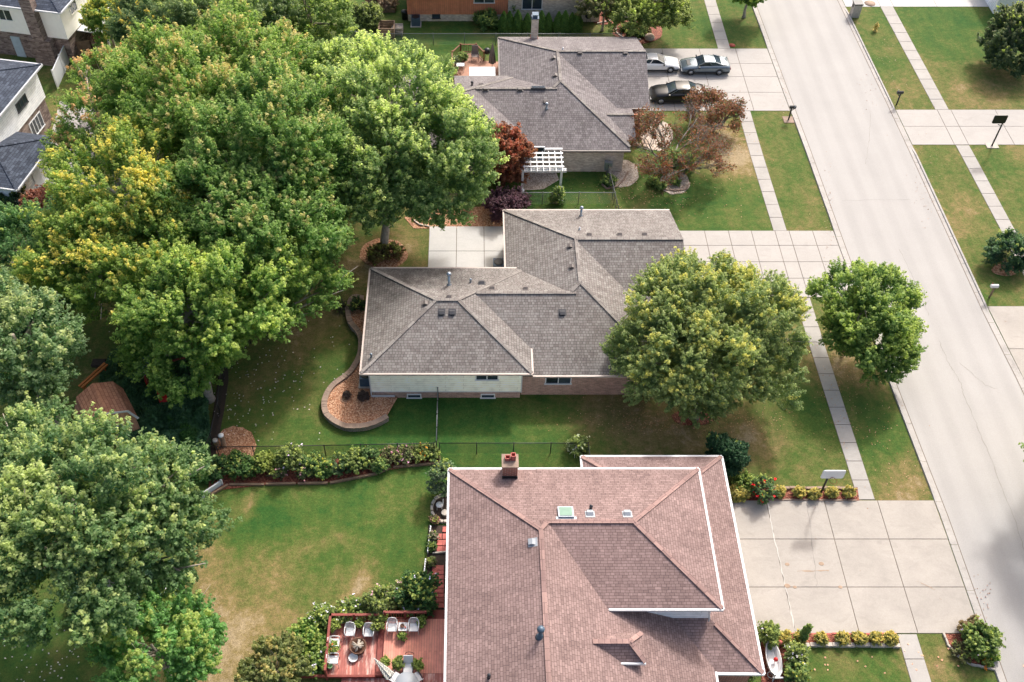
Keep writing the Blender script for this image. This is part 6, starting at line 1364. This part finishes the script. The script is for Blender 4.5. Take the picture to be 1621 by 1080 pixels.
q=P(779,110,zD); q.z=zD; t=thing('patio_umbrella','folded taupe umbrella on the far wooden deck','umbrella',q); mb=MB(); pr=[(.36,.75),(.30,1.3),(.18,2.0),(.05,2.6),(.01,2.7)]; vs=[]
for r,z in pr:
    for k in range(16): rr=r*(1 if k%2 else .72); vs.append((rr*math.cos(k*math.pi/8),rr*math.sin(k*math.pi/8),z))
mb.add(vs,[(i*16+k,i*16+(k+1)%16,(i+1)*16+(k+1)%16,(i+1)*16+k) for i in range(4) for k in range(16)]+[tuple(range(15,-1,-1))]); mb.build('canopy',M['greycloth'],t,local=True); mb=MB(); mb.tube([(0,0,0),(0,0,.8)],.03,6); mb.lathe([(.3,0),(.25,.06),(.03,.08)],(0,0,0),12); mb.build('pole',M['dark'],t,local=True)
q=P(771,93,zD); q.z=zD; t=thing('kettle_grill','round black kettle grill beside the folded taupe umbrella','grill',q); mb=MB(); mb.ball((0,0,.8),.32,14); mb.build('bowl',M['black'],t,local=True)
for k in range(3): mb=MB(); an=k*2.09; mb.tube([(.2*math.cos(an),.2*math.sin(an),.6),(.3*math.cos(an),.3*math.sin(an),0)],.02,5); mb.build('leg',M['steel'],t,local=True)
a=P(743,106,2.2); b=P(784,106,2.2); c=P(784,126,2.2); t=thing('patio_awning','flat white awning over the far wooden deck','awning',((a.x+b.x)/2,c.y,0)); mb=MB(); mb.box(a.x,b.x,c.y-.3,a.y,2.14,2.2); mb.build('canopy',M['white'],t)
for x in (a.x+.1,b.x-.1): mb=MB(); mb.tube([(x,a.y-.1,zD),(x,a.y-.1,2.14)],.04,6); mb.build('post',M['white'],t)
pot('leafy plant on the far deck near the railing',733,101,zD,.2,.35,'pot',.45,((.04,.11,.03),(.1,.2,.05),YG)); pot('silvery plant at the left corner of the far deck',722,104,zD,.18,.3,'plastic',.4,((.1,.15,.1),(.2,.26,.18),YG))
mb=MB(); q=P(729,112,zD); mb.box(q.x-.35,q.x+.35,q.y-.25,q.y+.25,zD+.6,zD+.65)
for sx in(-1,1):
    for sy in(-1,1): mb.box(q.x+sx*.3-.02,q.x+sx*.3+.02,q.y+sy*.2-.02,q.y+sy*.2+.02,zD,zD+.6)
tag(mb.build('side_table',M['plastic'],None,origin=q),'small white table on the far wooden deck','table')
# ------------------------------------------------------------------ top yard bits
t=thing('compost_bin','weathered open wooden compost bin by the chain link fence','compost bin',P(613,56)); 
for (x0,x1,y0,y1) in ((-.75,-.68,-.75,.75),(.68,.75,-.75,.75),(-.68,.68,.68,.75),(-.68,.68,-.75,-.68)):
    mb=MB()
    for k in range(6): mb.box(x0,x1,y0,y1,.05+k*.19,.2+k*.19)
    mb.build('side',M['timber'],t,local=True)
mb=MB(); rd=random.Random(5); a=P(630,52)
for k in range(26): z=.1+.16*(k//6); y=(k%6)*.2-.5; mb.tube([(a.x-.5+rd.uniform(-.1,.1),a.y+y,z),(a.x+.5,a.y+y+rd.uniform(-.1,.1),z)],.085,6)
tag(mb.build('firewood_stack',M['bark'],None,origin=a),'stack of split firewood right of the compost bin','firewood')
t=thing('wood_rack','low planter frame filled with dried stems at the top edge','planter',P(603,14)); mb=MB(); mb.box(-1.5,1.5,-.7,-.62,0,.45); mb.box(-1.5,1.5,.62,.7,0,.45); mb.box(-1.5,-1.42,-.7,.7,0,.45); mb.box(1.42,1.5,-.7,.7,0,.45); mb.build('frame',M['timber'],t,local=True)
shrub('dried_plant','mass of dried brown stems inside the planter frame at the top edge','plant',603,10,22,1.1,pal=((.16,.11,.06),(.34,.26,.16),(.2,.2,.08)),leaf=.2,rc=.25,tipp=0)
mb=MB(); a=P(641,30); mb.lathe([(.3,0),(.32,.8),(.34,.85),(.02,.95)],a,12); tag(mb.build('rain_barrel',M['black'],None,origin=a),'black rain barrel at the corner of the orange sided house','barrel')
for i,(x,y,lb) in enumerate([(902,30,'black covered grill against the far brick wall'),(930,36,'dark kettle grill near the feathery tree')]):
    a=P(x,y); t=thing('kettle_grill',lb,'grill',a); mb=MB(); mb.ball((0,0,.75),.3,12); mb.build('bowl',M['black'],t,local=True)
    for k in range(3): mb=MB(); an=k*2.09; mb.tube([(.2*math.cos(an),.2*math.sin(an),0.51),(.3*math.cos(an),.3*math.sin(an),0)],.02,5); mb.build('leg',M['dark'],t,local=True)
mb=MB(); a=P(1566,20); mb.box(0,4,0,.3,0,2.6); 
t=thing('garage','pale grey garage corner at the top right edge','building',P(1572,22)); mb.build('wall',M['stucco'],t,local=True); mb=MB(); mb.box(0,.3,.3,6,0,2.6); mb.build('side_wall',M['siding_white'],t,local=True); gutter(t,[((-.3,-.3,2.7),(4,-.3,2.7)),((-.3,-.3,2.7),(-.3,6,2.7))],M['gutter_white'],local=True)
build_roof(t,[Sec(-.35,6,-.35,7,(2.75,.35),(2.75,.35),(2.75,.35),(2.75,.35))],M['roof_far'],M['cap_mid'],local=True)
a=P(993,300-30); 
mb=MB(); rd=random.Random(2)
for k in range(14): p=P(1008+rd.uniform(-4,14),205+rd.uniform(-6,30)); mb.ball(p+Vector((0,0,.1)),rd.uniform(.15,.35),8,.6)
mb.build('landscape_rocks',M['rock'],kind='structure')
mb=MB(); a=P(1028,60+2); mb.ball((a.x,a.y,.2),.5,10,.7); tag(mb.build('boulder',M['rock'],None,origin=a),'rounded tan boulder at the right end of the red mulch bed','rock')
# ------------------------------------------------------------------ light, sky, camera
w=bpy.data.worlds.new('World'); scene.world=w; w.use_nodes=True; nt=w.node_tree; sky=nt.nodes.new('ShaderNodeTexSky'); sky.sky_type='NISHITA'; sky.sun_disc=False
EL=R(45.3); AZ=R(28.8)   # sun stands behind the scene, to the right
sky.sun_elevation=EL; sky.sun_rotation=AZ; sky.air_density=1.0; sky.dust_density=7.0; sky.ozone_density=.6
nt.links.new(sky.outputs[0],nt.nodes['Background'].inputs[0]); nt.nodes['Background'].inputs[1].default_value=.15
sd=bpy.data.lights.new('sun','SUN'); sd.energy=2.0; sd.angle=R(5); sd.color=(1,.985,.96); so=bpy.data.objects.new('sun',sd); COL.objects.link(so)
dirv=Vector((-math.sin(AZ)*math.cos(EL),-math.cos(AZ)*math.cos(EL),-math.sin(EL))); so.rotation_euler=dirv.to_track_quat('-Z','Y').to_euler(); so.location=(20,90,60)
cam=bpy.data.cameras.new('camera'); co=bpy.data.objects.new('camera',cam); COL.objects.link(co); co.location=(0,0,H); co.rotation_euler=(math.pi/2-TH,0,0)
cam.sensor_width=36; cam.lens=F/1621*36; cam.shift_x=(810.5-CX)/1621; cam.clip_end=2000; cam.clip_start=.5; scene.camera=co
scene.view_settings.view_transform='Standard'; scene.view_settings.look='None'; scene.view_settings.exposure=.85; scene.view_settings.gamma=1
scene.render.engine='CYCLES'
